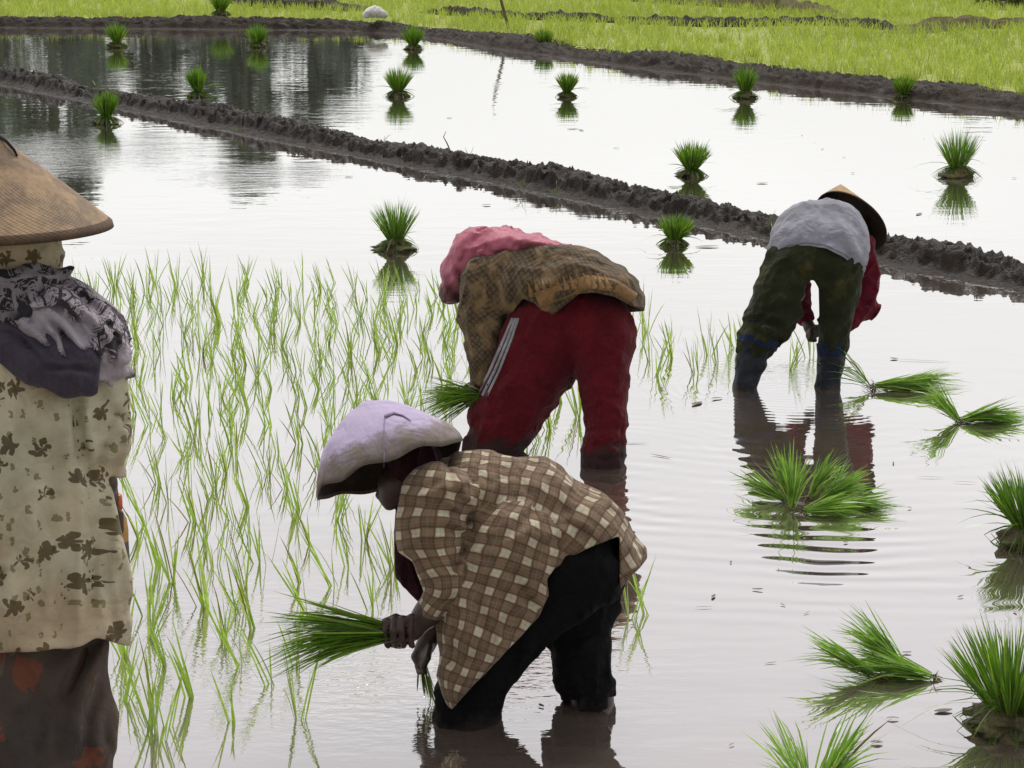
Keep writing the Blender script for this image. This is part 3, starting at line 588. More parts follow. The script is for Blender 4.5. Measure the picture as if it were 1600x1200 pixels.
# ------------------------------------------------------------------ seedling bundles
def knob(name, c, r, mat, parent, seed=0, flat=.5, n=22, amp=.35):
    th = np.linspace(0, math.pi, n//2+2); ph = np.linspace(0, 2*math.pi, n, endpoint=False); T, PH = np.meshgrid(th, ph, indexing='ij')
    D = np.stack([np.sin(T)*np.cos(PH), np.sin(T)*np.sin(PH), np.cos(T)], -1).reshape(-1, 3); k = 1+amp*fbm(D*2.3+seed*5.1, 3)
    V = np.array(c)+D*k[:, None]*r*[1, 1, flat]; i = np.arange(len(D)).reshape(T.shape); j = np.roll(i, -1, 1)
    Q = np.stack([i[:-1], i[1:], j[1:], j[:-1]], -1).reshape(-1, 4); return mesh(name, V, Q, mat, parent)
def tuft(u, v, hpx, label, seed, wide=None, group='upright rice bundles waiting in the water', z=0., rm=1., n=None):
    p = at(u, v, z); t = depth(v, z); H = hpx*t/F; r = np.random.default_rng(seed); wide = wide or r.uniform(.85, 1.35); root = tag(empty('seedling_bundle', p), label, 'rice bundle', group)
    zb = H*.13; n = n or 300; w = .0046 if hpx > 60 else .0075
    rb = .022*wide*(H/.22); a = r.uniform(0, 2*math.pi, n); q = np.sqrt(r.random(n)); b = np.stack([np.cos(a)*q*rb, np.sin(a)*q*rb, np.full(n, zb)], 1)
    tilt = q*.52*wide+r.normal(0, .06, n); d = np.stack([np.cos(a)*tilt, np.sin(a)*tilt, np.ones(n)], 1); d[:, 0] += r.normal(0, .08)
    L = H*.88*(1-.22*q*q)*r.uniform(.8, 1.05, n); L[:10] *= 1.22; T = np.clip(r.normal(.5, .22, n), .13, 1)
    A = blades(b, d, L, w*r.uniform(.7, 1.2, n), r.uniform(0, .10, n), T, 4, r)
    m = 64; a = r.uniform(0, 2*math.pi, m); b = np.stack([np.cos(a)*.01, np.sin(a)*.01, np.full(m, zb*1.3)], 1); d = np.stack([np.cos(a), np.sin(a), r.uniform(-.1, .45, m)], 1)
    B = blades(b, d, H*r.uniform(.2, .42, m), r.uniform(.005, .010, m)*(1 if hpx > 60 else 1.5), np.full(m, .85), r.uniform(.03, .35, m), 4, r)
    k = 30 if hpx > 100 else 9; a = r.uniform(0, 2*math.pi, k); b = np.stack([np.cos(a)*.01, np.sin(a)*.01, np.full(k, zb*1.4)], 1); d = np.stack([np.cos(a), np.sin(a), r.uniform(.3, 1.1, k)], 1)
    C = blades(b, d, H*r.uniform(.5, .95, k), w*r.uniform(.7, 1.1, k), r.uniform(.1, .6, k), np.clip(r.normal(.4, .3, k), .05, 1), 5, r)
    V, Q, T = join([A, B, C]); mesh('leaves', V, Q, M['bundle'], root, attr=T)
    R = H*.29*rm; kb = knob('root_clump', (0, 0, zb*.25), R, M['rootmud'], root, seed, .38, 30, .6)
    for v_ in kb.data.vertices:        # draw the clump up into a neck under the leaves
        c = v_.co; e = max(0, 1-math.hypot(c.x, c.y)/R); c.z = c.z+zb*1.0*e**1.3 if c.z > 0 else c.z
    return root
tuft(183, 74, 42, 'upright rice bundle with a white fleck at far left of the upper pond', 1)
tuft(402, 74, 40, 'round-headed rice bundle right of the white-flecked one near the far bank', 2, 1.25)
tuft(310, 152, 50, 'rice bundle just above the near mud bank at the upper pond left side', 3)
tuft(646, 77, 40, 'rice bundle by the far bank, right of the white sack', 4)
tuft(622, 151, 50, 'rice bundle directly below the one near the white sack, reflected in white water', 5)
tuft(851, 79, 38, 'small rice bundle standing against the far bank right of the bamboo stick', 6)
tuft(886, 151, 42, 'rice bundle in open white water above a few dark floating bits', 7)
tuft(1164, 153, 54, 'rice bundle with a dark mud clod at its right side near the far bank', 8)
tuft(1411, 154, 40, 'small rice bundle on pale roots tight against the far bank at right', 9)
tuft(1080, 275, 60, 'rice bundle standing beyond the near bank, straight above the bundle behind the bank foot', 10)
tuft(1495, 275, 78, 'largest upper pond rice bundle, at far right with star-shaped reflection', 11, 1.15)
tuft(166, 193, 56, 'rice bundle leaning right at the foot of the near mud bank, far left', 12)
tuft(618, 390, 84, 'dark spiky rice bundle rising behind the farthest planted row', 13, 1.2, rm=1.1)
tuft(1054, 384, 56, 'bright rice bundle at the near bank foot, between the two farther workers', 14, 1.4)
tuft(1603, 848, 135, 'rice bundle cut by the right frame edge, halfway down', 15, 1.15, n=300)
tuft(1578, 1135, 185, 'big spiky rice bundle at the lower right corner', 16, 1.7, n=420, rm=1.25)
tuft(345, 24, 40, 'dark rice bundle standing on top of the far bank at upper left', 17, z=.15)
knob('flower_head', at(184, 42, .0), .001, M['sack'], None) if False else None
def fan(name_, u, v, z, dirs, n, L, mat, label, group, seed, spread=.22, w=.0048, t=None, flat=False, roots=True, base_r=.012):
    """bundle(s) of cut seedlings: dirs = list of (dx,dy,dz) fan axes and base offsets"""
    p = at(u, v, z) if t is None else P(u, v, t); r = np.random.default_rng(seed); root = tag(empty(name_, p), label, 'rice bundle', group); parts = []; rp = []
    for (off, ax, k, sp) in dirs:
        m = int(n*k); ax = np.array(ax, float); ax /= np.linalg.norm(ax); s1 = np.cross(ax, [0, 0, 1.]); s1 /= np.linalg.norm(s1); s2 = np.cross(s1, ax)
        a = r.normal(size=(m, 2)); off = np.array(off, float); b = off+a[:, :1]*base_r*.6*s1+a[:, 1:]*base_r*.5*s2+ax*r.uniform(-.01, .055, m)[:, None]
        d = ax+s1*a[:, :1]*sp+s2*a[:, 1:]*sp*.6
        T = np.clip(r.normal(.5, .24, m), .13, 1); T[r.random(m) < .03] = .05
        parts.append(blades(b, d, L*r.uniform(.5, 1.1, m), w*r.uniform(.6, 1.2, m), r.uniform(0, .42, m)*(r.random(m) < .8), T, 4, r))
        if roots:
            q = 30; rb = off-ax*.005+r.normal(size=(q, 3))*.008; rd = -ax+r.normal(size=(q, 3))*.5; rp.append(blades(rb, rd, r.uniform(.02, .06, q), np.full(q, .003), np.full(q, .2), np.full(q, .03), 3, r))
    V, Q, T = join(parts); 
    if flat: V[:, 2] = np.maximum(V[:, 2]+p[2], .004+.0*V[:, 2])-p[2]
    mesh('leaves', V, Q, mat, root, attr=T)
    if rp: V, Q, T = join(rp); mesh('roots', V, Q, M['bundle'], root, attr=T)
    return root
G2 = 'loose rice bundles lying on the water'
fan('seedling_bundle', 1362, 606, .012, [((.02, 0, .01), (1, .1, .09), 1.3, .11), ((.10, .05, .0), (.9, .1, .2), .6, .12), ((0, .0, 0), (-.5, .2, .5), .15, .35)], 150, .25, M['lying'], 'flat rice bundle lying on the water, nearest the right boot', G2, 31, flat=True, w=.0050)
fan('seedling_bundle', 1505, 656, .012, [((0, 0, 0), (1, .1, .26), 1, .12), ((.05, .02, 0), (1, .1, .12), .5, .12), ((-.02, .0, 0), (-.6, .1, .75), .6, .22)], 150, .185, M['lying'], 'V-shaped pair of rice bundles lying at right beyond the flat one', G2, 32, flat=True, w=.0050)
fan('seedling_bundle', 1255, 790, .012, [((-.06, .08, 0), (-.75, .4, .42), .6, .2), ((-.03, .10, .0), (-.15, .3, .75), .7, .16), ((.04, .10, .01), (.45, .4, .6), .8, .18), ((.07, .06, .0), (.8, .3, .38), 1.1, .2), ((.12, 0, .0), (1, -.0, .14), 1.1, .2), ((.0, -.06, 0), (.9, -.05, .22), 1., .2), ((-.04, -.02, 0), (.05, .1, .5), .5, .2), ((.1, .1, 0), (.7, .6, .4), .6, .2)], 150, .16, M['lying'], 'big spread heap of rice seedlings in front of the boots reflection', G2, 33, flat=True, w=.0050)
fan('seedling_bundle', 1452, 1057, .01, [((0, 0, .0), (-.85, .15, .26), 1.3, .18), ((-.06, .05, 0), (-.55, .3, .55), 1.2, .2), ((-.15, .0, 0), (-.8, .1, .5), .6, .08)], 120, .185, M['lying'], 'loose rice bundle lying on open water with leaves pointing left, lower right', G2, 34, flat=True, w=.0050)
fan('seedling_bundle', 1262, 1245, .01, [((0, 0, 0), (-.35, .1, .9), .5, .25), ((.02, 0, 0), (.5, .1, .85), .7, .25)], 110, .21, M['lying'], 'rice bundle cut by the bottom frame edge at right', G2, 35, w=.0050)

# ------------------------------------------------------------------ small things
def sack():
    B = Blob(depth(32, .15)-.1); B.chain([(571, 23, 0, 5, 9), (584, 19, 0, 8.5, 12), (590, 18, 0, 7, 10), (602, 24, 0, 4.5, 8)], kk=.05); B.bumps(.09, .02, 2); B.fold(60, .05, .012, 3, 1)
    tag(B.build('sack', M['sack'], h=.014, zmin=-.2), 'white lumpy sack lying on the far bank', 'sack')
sack()
def tube(name, pts, r, mat, parent=None, n=10, caps=True):
    pts = np.array(pts, float); r = np.broadcast_to(r, len(pts)); V = []
    for i, p in enumerate(pts):
        e = pts[min(i+1, len(pts)-1)]-pts[max(i-1, 0)]; e /= np.linalg.norm(e); a = np.cross(e, [0.31, .2, .93]); a /= np.linalg.norm(a); b = np.cross(e, a)
        V += [p+r[i]*(a*math.cos(k*2*math.pi/n)+b*math.sin(k*2*math.pi/n)) for k in range(n)]
    Q = [(i*n+k, i*n+(k+1) % n, (i+1)*n+(k+1) % n, (i+1)*n+k) for i in range(len(pts)-1) for k in range(n)]
    V += [pts[0], pts[-1]]; m = len(V); T = [((k+1) % n, k, m-2) for k in range(n)]+[((len(pts)-1)*n+k, (len(pts)-1)*n+(k+1) % n, m-1) for k in range(n)]
    return mesh(name, V, [np.array(Q), np.array(T)], mat, parent)
ts = depth(54)
tag(tube('bamboo_stick', [P(797, 58, ts), P(792, 34, ts), P(784, 5, ts), P(777, -25, ts), P(770, -60, ts)], [.024, .023, .022, .02, .018], M['bamboo']), 'leaning bamboo stick stuck in the far bank', 'stick')
tag(tube('twig', [at(702, 232, .06), P(699, 225, depth(232, .06)), P(693, 214, depth(232, .06)-.03), P(697, 205, depth(232, .06))], [.006, .005, .004, .002], M['deadleaf'], n=6), 'thin bare twig sticking up from the near mud bank', 'twig')
def leafbit(u, v, l, w, ang, mat, label, cat='leaf', grp='floating leaf bits'):
    p = at(u, v, .004); n = 7; V = []
    for i in range(n):
        q = i/(n-1); x = (q-.5)*l; ww = w*math.sin(math.pi*(.06+.88*q)); z = .0012*math.sin(3*q+u)
        V += [(x, -ww/2, z+.002*(w > .01)), (x, 0, z), (x, ww/2, z+.0015*(w > .01))]
    Q = [(3*i+j, 3*i+3+j, 3*i+4+j, 3*i+1+j) for i in range(n-1) for j in (0, 1)]
    o = mesh('floating_leaf', V, np.array(Q), mat); o.location = p; o.rotation_euler = (0, 0, ang); return tag(o, label, cat, grp)
for u, v, l, w, a, m, lab in [(895, 201, .11, .04, .4, 'deadleaf', 'dark curled leaf floating under the open-water rice bundle'), (908, 203, .09, .03, 2, 'deadleaf', 'thin dark leaf floating just right of the curled one'),
        (1191, 286, .08, .05, 0, 'paleleaf', 'pale oval leaf floating alone in the upper pond'), (1436, 334, .09, .03, 1, 'deadleaf', 'forked dark leaf floating near the right bank'), (1089, 630, .075, .03, .9, 'deadleaf', 'reddish brown leaf floating between the two farther workers'),
        (1120, 622, .05, .02, .4, 'deadleaf', 'small brown leaf floating left of the boots'), (1325, 575, .05, .025, .3, 'deadleaf', 'dark bit floating right beside the right boot'), (1397, 560, .035, .03, 0, 'deadleaf', 'dark bit floating above the flat rice bundle'),
        (1440, 563, .26, .006, -.18, 'deadleaf', 'long thin dark stalk floating above the flat rice bundle'), (1033, 712, .09, .008, -.6, 'bundle', 'thin green leaf blade floating right of the crimson trousers'), (990, 692, .12, .006, 0, 'deadleaf', 'straight dark stalk floating against the crimson trouser leg'),
        (347, 111, .09, .05, 0, 'deadleaf', 'dark bit floating in the tree reflection, upper left'), (405, 124, .08, .05, 0, 'deadleaf', 'dark bit floating under the round-headed bundle'), (576, 141, .08, .05, 0, 'deadleaf', 'dark bit floating left of the bundle under the sack'),
        (702, 184, .05, .03, 0, 'deadleaf', 'tiny bit floating in the open upper pond'), (773, 178, .07, .02, 1.2, 'deadleaf', 'thin dark bit floating below the stick reflection'), (1452, 745, .10, .004, -.1, 'deadleaf', 'thin dark stalk floating at right above the ripples'),
        (1508, 753, .09, .004, -.15, 'deadleaf', 'second thin stalk floating at right, nearer the frame edge'), (1100, 948, .055, .004, .1, 'deadleaf', 'short stalk floating left of the last ripples'), (1370, 1160, .03, .02, 0, 'deadleaf', 'tiny dark bit above the bundle at the bottom edge'),
        (1395, 1122, .03, .012, 0, 'paleleaf', 'tiny pale bit floating in the open lower right water'), (1417, 1019, .025, .012, 0, 'deadleaf', 'tiny dark bit right above the left-pointing bundle'), (1105, 385, .14, .05, .1, 'paleleaf', 'pale mud flake at the foot of the bright bundle'),
        (1474, 1110, .05, .025, .2, 'deadleaf', 'brown bit touching the left side of the big spiky bundle'), (545, 276, .06, .03, .3, 'deadleaf', 'dark bit floating below the near bank shelf'), (760, 320, .06, .03, 0, 'deadleaf', 'dark bit floating off the middle of the near bank')]:
    leafbit(u, v, l, w, a, M[m], lab)
for i in range(34):
    u, v = rr.uniform(760, 1600), rr.uniform(620, 1190)
    if i > 22: u, v = rr.uniform(650, 1600), rr.uniform(180, 300)
    if inpoly(u, v, [(1130, 600), (1340, 600), (1340, 700), (1400, 820), (1130, 830)]): continue
    mk = [('the left-pointing bundle', 1380, 1030), ('the big heap of seedlings', 1275, 770), ('the black trouser leg', 960, 1080), ('the crimson trouser leg', 980, 720), ('the bundle cut by the right edge', 1570, 820), ('the big spiky bundle', 1520, 1110), ('the bundle at the bottom edge', 1250, 1180), ('the last ripples', 1250, 940), ('the plaid shirt tail', 1010, 880), ('the flat rice bundle', 1420, 620),
          ('the far right bundle', 1495, 260), ('the bundle beyond the bank', 1080, 260), ('the grey shirt', 1280, 290), ('the twig on the bank', 700, 215), ('the open-water bundle', 885, 150), ('the clod-sided bundle', 1164, 150)]
    near = min(mk, key=lambda q: math.hypot(q[1]-u, (q[2]-v)*1.5)); dk = rr.choice(['deadleaf', 'deadleaf', 'paleleaf'])
    if i > 22: near = min(mk[10:], key=lambda q: math.hypot(q[1]-u, q[2]-v))
    side = ('left of ' if u < near[1] else 'right of ')
    leafbit(u, v, rr.uniform(.012, .04)*(1 if v > 500 else 1.6), rr.uniform(.004, .014), rr.uniform(0, 3), M[dk], ('dark' if dk == 'deadleaf' else 'pale')+' tiny plant scrap floating '+side+near[0], 'leaf', 'tiny floating scraps')
def weeds():
    r = np.random.default_rng(77); k = 0
    for i in range(26):
        j = r.integers(0, len(gN)); c = gN[j]+nN[j]*r.choice([-.36, -.30, -.2, .1, .3]); u, v, t = UV(np.array([[c[0], c[1], .05]]))
        if not (-20 < u[0] < 1620): continue
        n = 9; b = r.normal(size=(n, 3))*.012; d = r.normal(size=(n, 3))*.5; d[:, 2] = 1; V, Q, T = blades(b, d, r.uniform(.05, .15, n), np.full(n, .004), r.uniform(0, .6, n), r.random(n), 3, r)
        o = mesh('grass_tuft', V, Q, M['weed'], attr=T); o.location = (c[0], c[1], .04); mk = [('left of the leaning bundle', 80), ('behind the leaning bundle', 170), ('under the third bundle of the upper pond', 310), ('left of the twig', 600), ('right of the twig', 760), ('midway between twig and bright bundle', 900), ('by the bright bundle', 1054), ('left of the grey shirt', 1160), ('behind the grey shirt', 1290), ('right of the woven hat', 1420), ('at the right frame edge', 1560)]
        tag(o, 'sparse grass tuft on the near mud bank '+min(mk, key=lambda q: abs(q[1]-u[0]))[0], 'grass', 'grass tufts on the near mud bank')
weeds()
def bush():
    r = np.random.default_rng(5); n = 420; p = at(1590, 16, .1)+[.4, 1.0, 0]; b = r.normal(size=(n, 3))*[.35, .2, .1]+[0, 0, .12]; d = r.normal(size=(n, 3))+[0, 0, .8]
    V, Q, T = blades(b, d, r.uniform(.12, .3, n), np.full(n, .05), np.full(n, .3), np.clip(r.random(n)*.5, .1, 1), 3, r); o = mesh('bush', V, Q, M['weed'], attr=T); o.location = p
    tag(o, 'dark leafy bush at the top right corner of the field', 'bush')
bush()
# trees across the fields, seen as reflections in the flooded plots
def tree(x, y, H, w, seed, label, low=.25, n=1500):
    r = np.random.default_rng(seed); root = tag(empty('tree', (x, y, 0)), label, 'tree', 'tall trees across the fields')
    tube('trunk', [(0, 0, -.2), (.05*w, 0, H*.3), (-.04*w, .1, H*.6), (.02, 0, H*.92)], [w*.09, w*.075, w*.05, w*.015], M['bark'], root)
    cs = []; m = 26
    for i in range(m):
        q = (i+.5)/m; z = H*(low+(1-low)*q); rr_ = w*.5*math.sin(math.pi*(.12+.8*q))**.8; a = r.uniform(0, 6.28); cs.append((math.cos(a)*rr_*.6, math.sin(a)*rr_*.6, z, rr_*r.uniform(.4, .75)))
    c = np.array(cs)[r.integers(0, m, n)]; o = r.normal(size=(n, 3)); o /= np.linalg.norm(o, axis=1)[:, None]; b = c[:, :3]+o*(c[:, 3]*r.random(n)**.4)[:, None]*[1, 1, .9]; d = r.normal(size=(n, 3))
    T = np.clip(r.random(n), .1, 1); V, Q, T = blades(b, d, r.uniform(.35, .6, n), r.uniform(.22, .36, n), r.uniform(0, .4, n), T, 2, r); mesh('crown', V, Q, M['tree'], root, attr=T)
def tx(u, Y): return (u-800)/F*Y*1.02
for i, (u, Y, el, w, lab) in enumerate([(20, 78, 8.6, 5.5, 'broad tree reflected darkest at the far left'), (105, 74, 9.0, 4.0, 'tree reflected left of the white-flecked bundle'), (165, 80, 7.0, 3.0, 'narrow tree reflected behind the white-flecked bundle'),
        (262, 76, 6.2, 2.6, 'slim tree reflected beside the bundle near the bank'), (335, 82, 6.2, 2.4, 'slim tree reflected left of the round-headed bundle'), (395, 75, 8.2, 2.3, 'tall tree reflected under the round-headed bundle'),
        (425, 85, 7.8, .9, 'pole-thin tree reflected right of the round-headed bundle'), (500, 79, 7.2, 3.4, 'tree reflected between round-headed bundle and sack'), (556, 72, 4.6, 2.8, 'lower tree reflected below the white sack'), (640, 80, 3.2, 3.2, 'low tree reflected near the bundle by the sack'), (700, 88, 2.7, 3.4, 'lowest tree reflected left of the stick'),
        (1500, 60, 5.9, 2.0, 'small tree reflected at the far right of the upper pond'), (1535, 64, 5.4, 1.6, 'smaller tree reflected beside it at the far right'), (1110, 78, 3.0, 4.0, 'low tree faintly reflected by the far bank at centre right')]):
    tree(tx(u, Y), Y, math.tan(rad(el))*Y-HC, w, 50+i, lab, low=.05 if w > 1 else .3)

# ------------------------------------------------------------------ hats
def hat(name, c, axis, R, H, mats, parent, power=1., dome=0., thick=.007, seed=0, drape=0., wob=0., nr=26, na=96, knobr=.0, skew=(0, 0, 0), rimw=2):
    ax = np.array(axis, float); ax /= np.linalg.norm(ax); a = np.cross(ax, [0.1, .2, .95]); a /= np.linalg.norm(a); b = np.cross(ax, a); V = []; uv = []
    th = np.linspace(0, 2*math.pi, na, endpoint=False)
    def ring(q, off, tuck=0.):
        r = R*q; z = H*((1-q**power)*(1-dome)+dome*math.sqrt(max(0, 1-q*q*.96)))+off; out_ = []
        for t in th:
            w = wob*noise(np.array([[math.cos(t)*2.2+seed, math.sin(t)*2.2, q*3.]]))[0]*(.3+q)
            w += drape*max(0, q-.85)*math.sin(t*9+seed); out_.append(c+np.array(skew)*(1-q)+a*(r*math.cos(t)*(1+w*.3))+b*(r*math.sin(t)*(1+w*.3))+ax*(z+w))
        return out_
    qs = list(np.linspace(.015, 1, nr)); rows = [ring(q, 0) for q in qs]; n1 = len(rows)
    rows += [[p-ax*thick for p in ring(1.012, 0)], ]+[ring(q, -thick) for q in qs[::-1]]
    V = np.array([p for r_ in rows for p in r_]+[c+ax*H+np.array(skew), c+ax*(H-thick)+np.array(skew)]); Q = []; mi = []; UVs = []
    vq = qs+[1.0]+qs[::-1]
    for i in range(len(rows)-1):
        for k in range(na):
            k2 = (k+1) % na; Q.append((i*na+k, (i+1)*na+k, (i+1)*na+k2, i*na+k2)); mi.append(0 if i < n1-rimw else (2 if i <= n1 else 1)); u0, u1 = k/na, (k+1)/na
            UVs += [(u0, vq[i]), (u0, vq[i+1]), (u1, vq[i+1]), (u1, vq[i])]
    Q = np.array(Q); o = mesh(name, V, Q, list(mats), parent, uv=UVs); o.data.polygons.foreach_set('material_index', np.array(mi, np.int32)); 
    if knobr:
        tip = c+ax*H; q = tube('hat_tie', [tip+a*.045-ax*.028, tip+a*.02-ax*.006, tip+ax*.003, tip-a*.022-ax*.008, tip-a*.042-ax*.024, tip-a*.05-ax*.036], [.002, .0035, .004, .0035, .003, .002], M['darkscarf'], o)
    return o

def hand(B, wrist, palm, fingers, rp=7):
    """palm and fingers as chains of the same body surface"""
    B.chain([wrist, palm], kk=.012, k=.01)
    for f in fingers: B.chain(f, kk=.004, k=.003)

# ================================================================== worker in plaid shirt and lilac hat (front)
TF = depth(1120)
B = Blob(TF)
B.chain([(905, 880, .06, 62, 78), (830, 805, .06, 52, 72), (740, 785, .05, 50, 74), (680, 775, .05, 38, 62), (652, 762, .05, 26, 28)])
B.chain([(642, 736, .04, 40, 40), (622, 758, .03, 31, 34), (611, 776, .03, 17, 20)], k=.02); B.chain([(598, 765, .03, 6), (592, 774, .03, 6)], kk=.010); B.chain([(602, 783, .03, 7, 9), (608, 789, .03, 9, 11)], kk=.010)
B.chain([(684, 775, -.09, 32), (680, 850, -.11, 26), (700, 905, -.13, 22), (668, 958, -.12, 21), (646, 982, -.11, 17)])          # near arm
B.chain([(646, 982, -.11, 18, 15), (622, 990, -.11, 23, 15), (610, 991, -.11, 21, 13)], kk=.01)
for i, (u, l) in enumerate([(604, .9), (616, 1.), (629, .97), (642, .85)]):
    B.chain([(u+6, 974, -.10, 6.5), (u, 971-2*i, -.145, 6.2), (u-2, 984, -.163*l-.005, 6), (u-1, 1000, -.158*l, 5.6), (u+2, 1009, -.13, 5.2)], kk=.004, k=.003)
B.chain([(636, 972, -.10, 8), (618, 966, -.085, 7.5), (602, 972, -.082, 6.5), (595, 980, -.09, 5.5)], kk=.006, k=.004)
B.chain([(690, 785, .17, 30), (676, 870, .19, 25), (690, 930, .17, 21), (676, 985, .10, 17), (664, 1012, .08, 15, 11)])          # far arm reaching down
for i in range(4):
    B.chain([(672-i*5, 1010, .065+.012*i, 6), (668-i*5, 1028, .04+.012*i, 5.8), (662-i*3, 1040, .045+.012*i, 5.4), (664-i*3, 1050, .06+.012*i, 5)], kk=.004, k=.003)
B.chain([(656, 1008, .09, 7), (650, 1026, .07, 6.5), (654, 1040, .06, 5.5)], kk=.006)
B.chain([(885, 900, -.02, 60, 55), (812, 965, 0, 42, 44), (752, 1042, 0, 38, 38), (728, 1100, 0, 33, 33), (728, 1160, 0, 30)])
B.chain([(900, 900, .14, 55, 50), (900, 985, .12, 40), (915, 1040, .10, 32), (925, 1095, .10, 33), (926, 1150, .10, 30)])
front = B.build('person', M['skin'], h=.0048, sm=1)
tag(front, 'nearest bending worker in a brown plaid shirt and muddy lilac hat, holding rice', 'person')
T_ = Blob(TF)
T_.chain([(905, 890, -.03, 68, 62), (820, 958, -.01, 54, 56), (758, 1036, -.005, 55, 54), (729, 1090, 0, 52, 50), (729, 1170, 0, 54)], kk=.03)
T_.chain([(915, 885, .15, 62, 58), (908, 940, .14, 56, 52), (898, 995, .12, 48, 46), (910, 1045, .10, 46, 44), (925, 1092, .10, 42, 42)], kk=.03)
T_.chain([(890, 860, .06, 62, 90), (925, 890, .06, 52, 80)], kk=.03)
T_.fold(35, .06, .006, 3, 1); T_.fold(80, .035, .004, 3, 2); T_.bumps(.05, .004, 1)
for k_ in range(6): T_.crease(858, 1020+12*k_, 950, 1010+14*k_, 4, .006, bend=.12); T_.crease(690, 1030+14*k_, 800-5*k_, 1050+11*k_, 4, .006, bend=.1)
T_.cut([(860, 1084), (880, 1096), (968, 1088), (1000, 1080), (1000, 1200), (800, 1200), (800, 1100)], dmin=.04, wob=.004)
T_.build('trousers', M['black'], front, h=.006)
Sh = Blob(TF); Sh.hollow = True
Sh.chain([(672, 770, .05, 46, 82), (740, 777, .05, 66, 100), (830, 800, .06, 76, 104), (905, 848, .06, 78, 108), (945, 895, .07, 66, 100), (962, 915, .12, 44, 60)], k=.03, kk=.018)
Sh.chain([(800, 850, -.08, 80, 70), (775, 930, -.10, 86, 58), (748, 1000, -.11, 64, 48), (728, 1058, -.11, 42, 36), (720, 1090, -.11, 26, 22)], k=.03, kk=.02)
Sh.chain([(684, 775, -.10, 60, 54), (674, 830, -.12, 52, 48), (690, 882, -.13, 40, 38), (701, 908, -.14, 28, 28), (678, 948, -.125, 25, 25)], k=.02, kk=.012)
Sh.chain([(690, 790, .18, 50, 45), (678, 870, .20, 38, 36), (688, 925, .18, 28, 28)], k=.02, kk=.012)
Sh.fold(15, .075, .007, 3.5, 3, [(600, 690), (1010, 690), (1010, 900), (600, 900)]); Sh.fold(85, .055, .005, 4, 5, [(680, 860), (900, 860), (860, 1100), (680, 1100)]); Sh.bumps(.06, .005, 4)
for c in [(740, 835, 700, 770, 7, .011, .05), (742, 830, 665, 790, 6, .012, .05), (738, 842, 655, 830, 6, .010, .05), (735, 850, 705, 910, 6, .014, .03), (742, 825, 790, 735, 7, .011, .1), (750, 850, 860, 760, 8, .012, .05),
          (755, 870, 840, 900, 8, .010, .05), (720, 960, 725, 1080, 7, .010, .1), (760, 900, 775, 1010, 9, .011, .1), (800, 880, 850, 960, 8, .011, .1), (700, 940, 705, 1040, 5, .008, .1), (880, 790, 930, 850, 8, .009, .1), (820, 760, 900, 800, 8, .008, .2), (700, 715, 730, 790, 6, .009, .2), (845, 850, 905, 830, 7, .008, .1), (800, 960, 760, 1040, 6, .009, .1), (760, 715, 735, 780, 6, .008, .1), (640, 760, 700, 745, 6, .007, .1)]:
    Sh.crease(*c[:4], c[4], c[5], c[6], bend=.12)
Sh.shell(.013)
Sh.cut([(968, 838), (935, 850), (900, 866), (868, 888), (855, 905), (857, 930), (842, 962), (805, 1003), (780, 1030), (752, 1058), (724, 1087), (690, 1130), (900, 1300), (1100, 1100), (975, 985), (968, 900)], dmax=.07, wob=.002)
Sh.cut([(1012, 870), (996, 892), (982, 906), (968, 922), (945, 945), (910, 970), (860, 1010), (700, 1140), (1100, 1300), (1100, 860)], wob=.002)
Sh.cut([(560, 700), (600, 700), (618, 775), (612, 850), (560, 900)])
Sh.cut([(640, 925), (700, 905), (735, 915), (700, 960), (640, 960)], dmax=-.095) if False else None
Sh.build('shirt', M['plaid'], front, h=.005)
Hd = Blob(TF)
Hd.chain([(648, 730, .04, 44, 50), (655, 768, .05, 40, 48), (668, 790, .08, 26, 40)], k=.02)
Hd.chain([(650, 780, .12, 30, 26), (645, 840, .13, 30, 14), (646, 890, .13, 30, 12), (660, 925, .13, 20, 9), (672, 950, .13, 5, 5)], k=.02)
Hd.fold(85, .03, .007, 5, 2); Hd.crease(640, 850, 670, 940, 5, .01); Hd.cut([(560, 700), (600, 720), (612, 760), (600, 790), (560, 800)])
Hd.cut([(560, 778), (614, 786), (617, 905), (665, 952), (600, 1000), (540, 900)])
Hd.build('headscarf', M['maroon'], front, h=.005)
# maroon under-sleeve, then the hat
hatc = P(611, 738, TF+.02); hax = -RT*.36+UPV*.93+FW*.19
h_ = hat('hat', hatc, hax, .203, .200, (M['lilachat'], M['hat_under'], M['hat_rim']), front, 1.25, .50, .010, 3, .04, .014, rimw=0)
# sewn fold on the lilac cover
HB = Blob(TF); me_ = h_.data; HB.V = np.array([v.co for v in me_.vertices]); HB.Q = np.array([list(p.vertices) for p in me_.polygons])
ribbon(HB, 'cover_seam', [(600, 734), (600, 700), (600, 665), (601, 650)], lambda q: 1.4, M['lilac'], h_, .002)
ribbon(HB, 'cover_seam', [(601, 650), (615, 645), (630, 649), (642, 657)], lambda q: 4*(1-q)+1, M['lilac'], h_, .006)
fan('seedling_bundle', 622, 990, 0, [((0, 0, 0), (-1, -.02, -.02), 1.2, .13), ((0, 0, 0), (-1, 0, .22), .8, .09)], 170, .265, M['bundle'], 'fanned rice bundle held out in the hand of the plaid-shirted worker', 'rice bundles held in a hand', 41, t=TF-.13, base_r=.016, roots=False)
fan('seedling_bundle', 660, 1036, 0, [((0, 0, 0), (.15, .1, -1), .5, .12)], 60, .085, M['weed'], 'few muddy seedlings with dripping roots under the plaid worker\'s far hand', 'rice bundles held in a hand', 42, t=TF+.06, base_r=.014, roots=False)

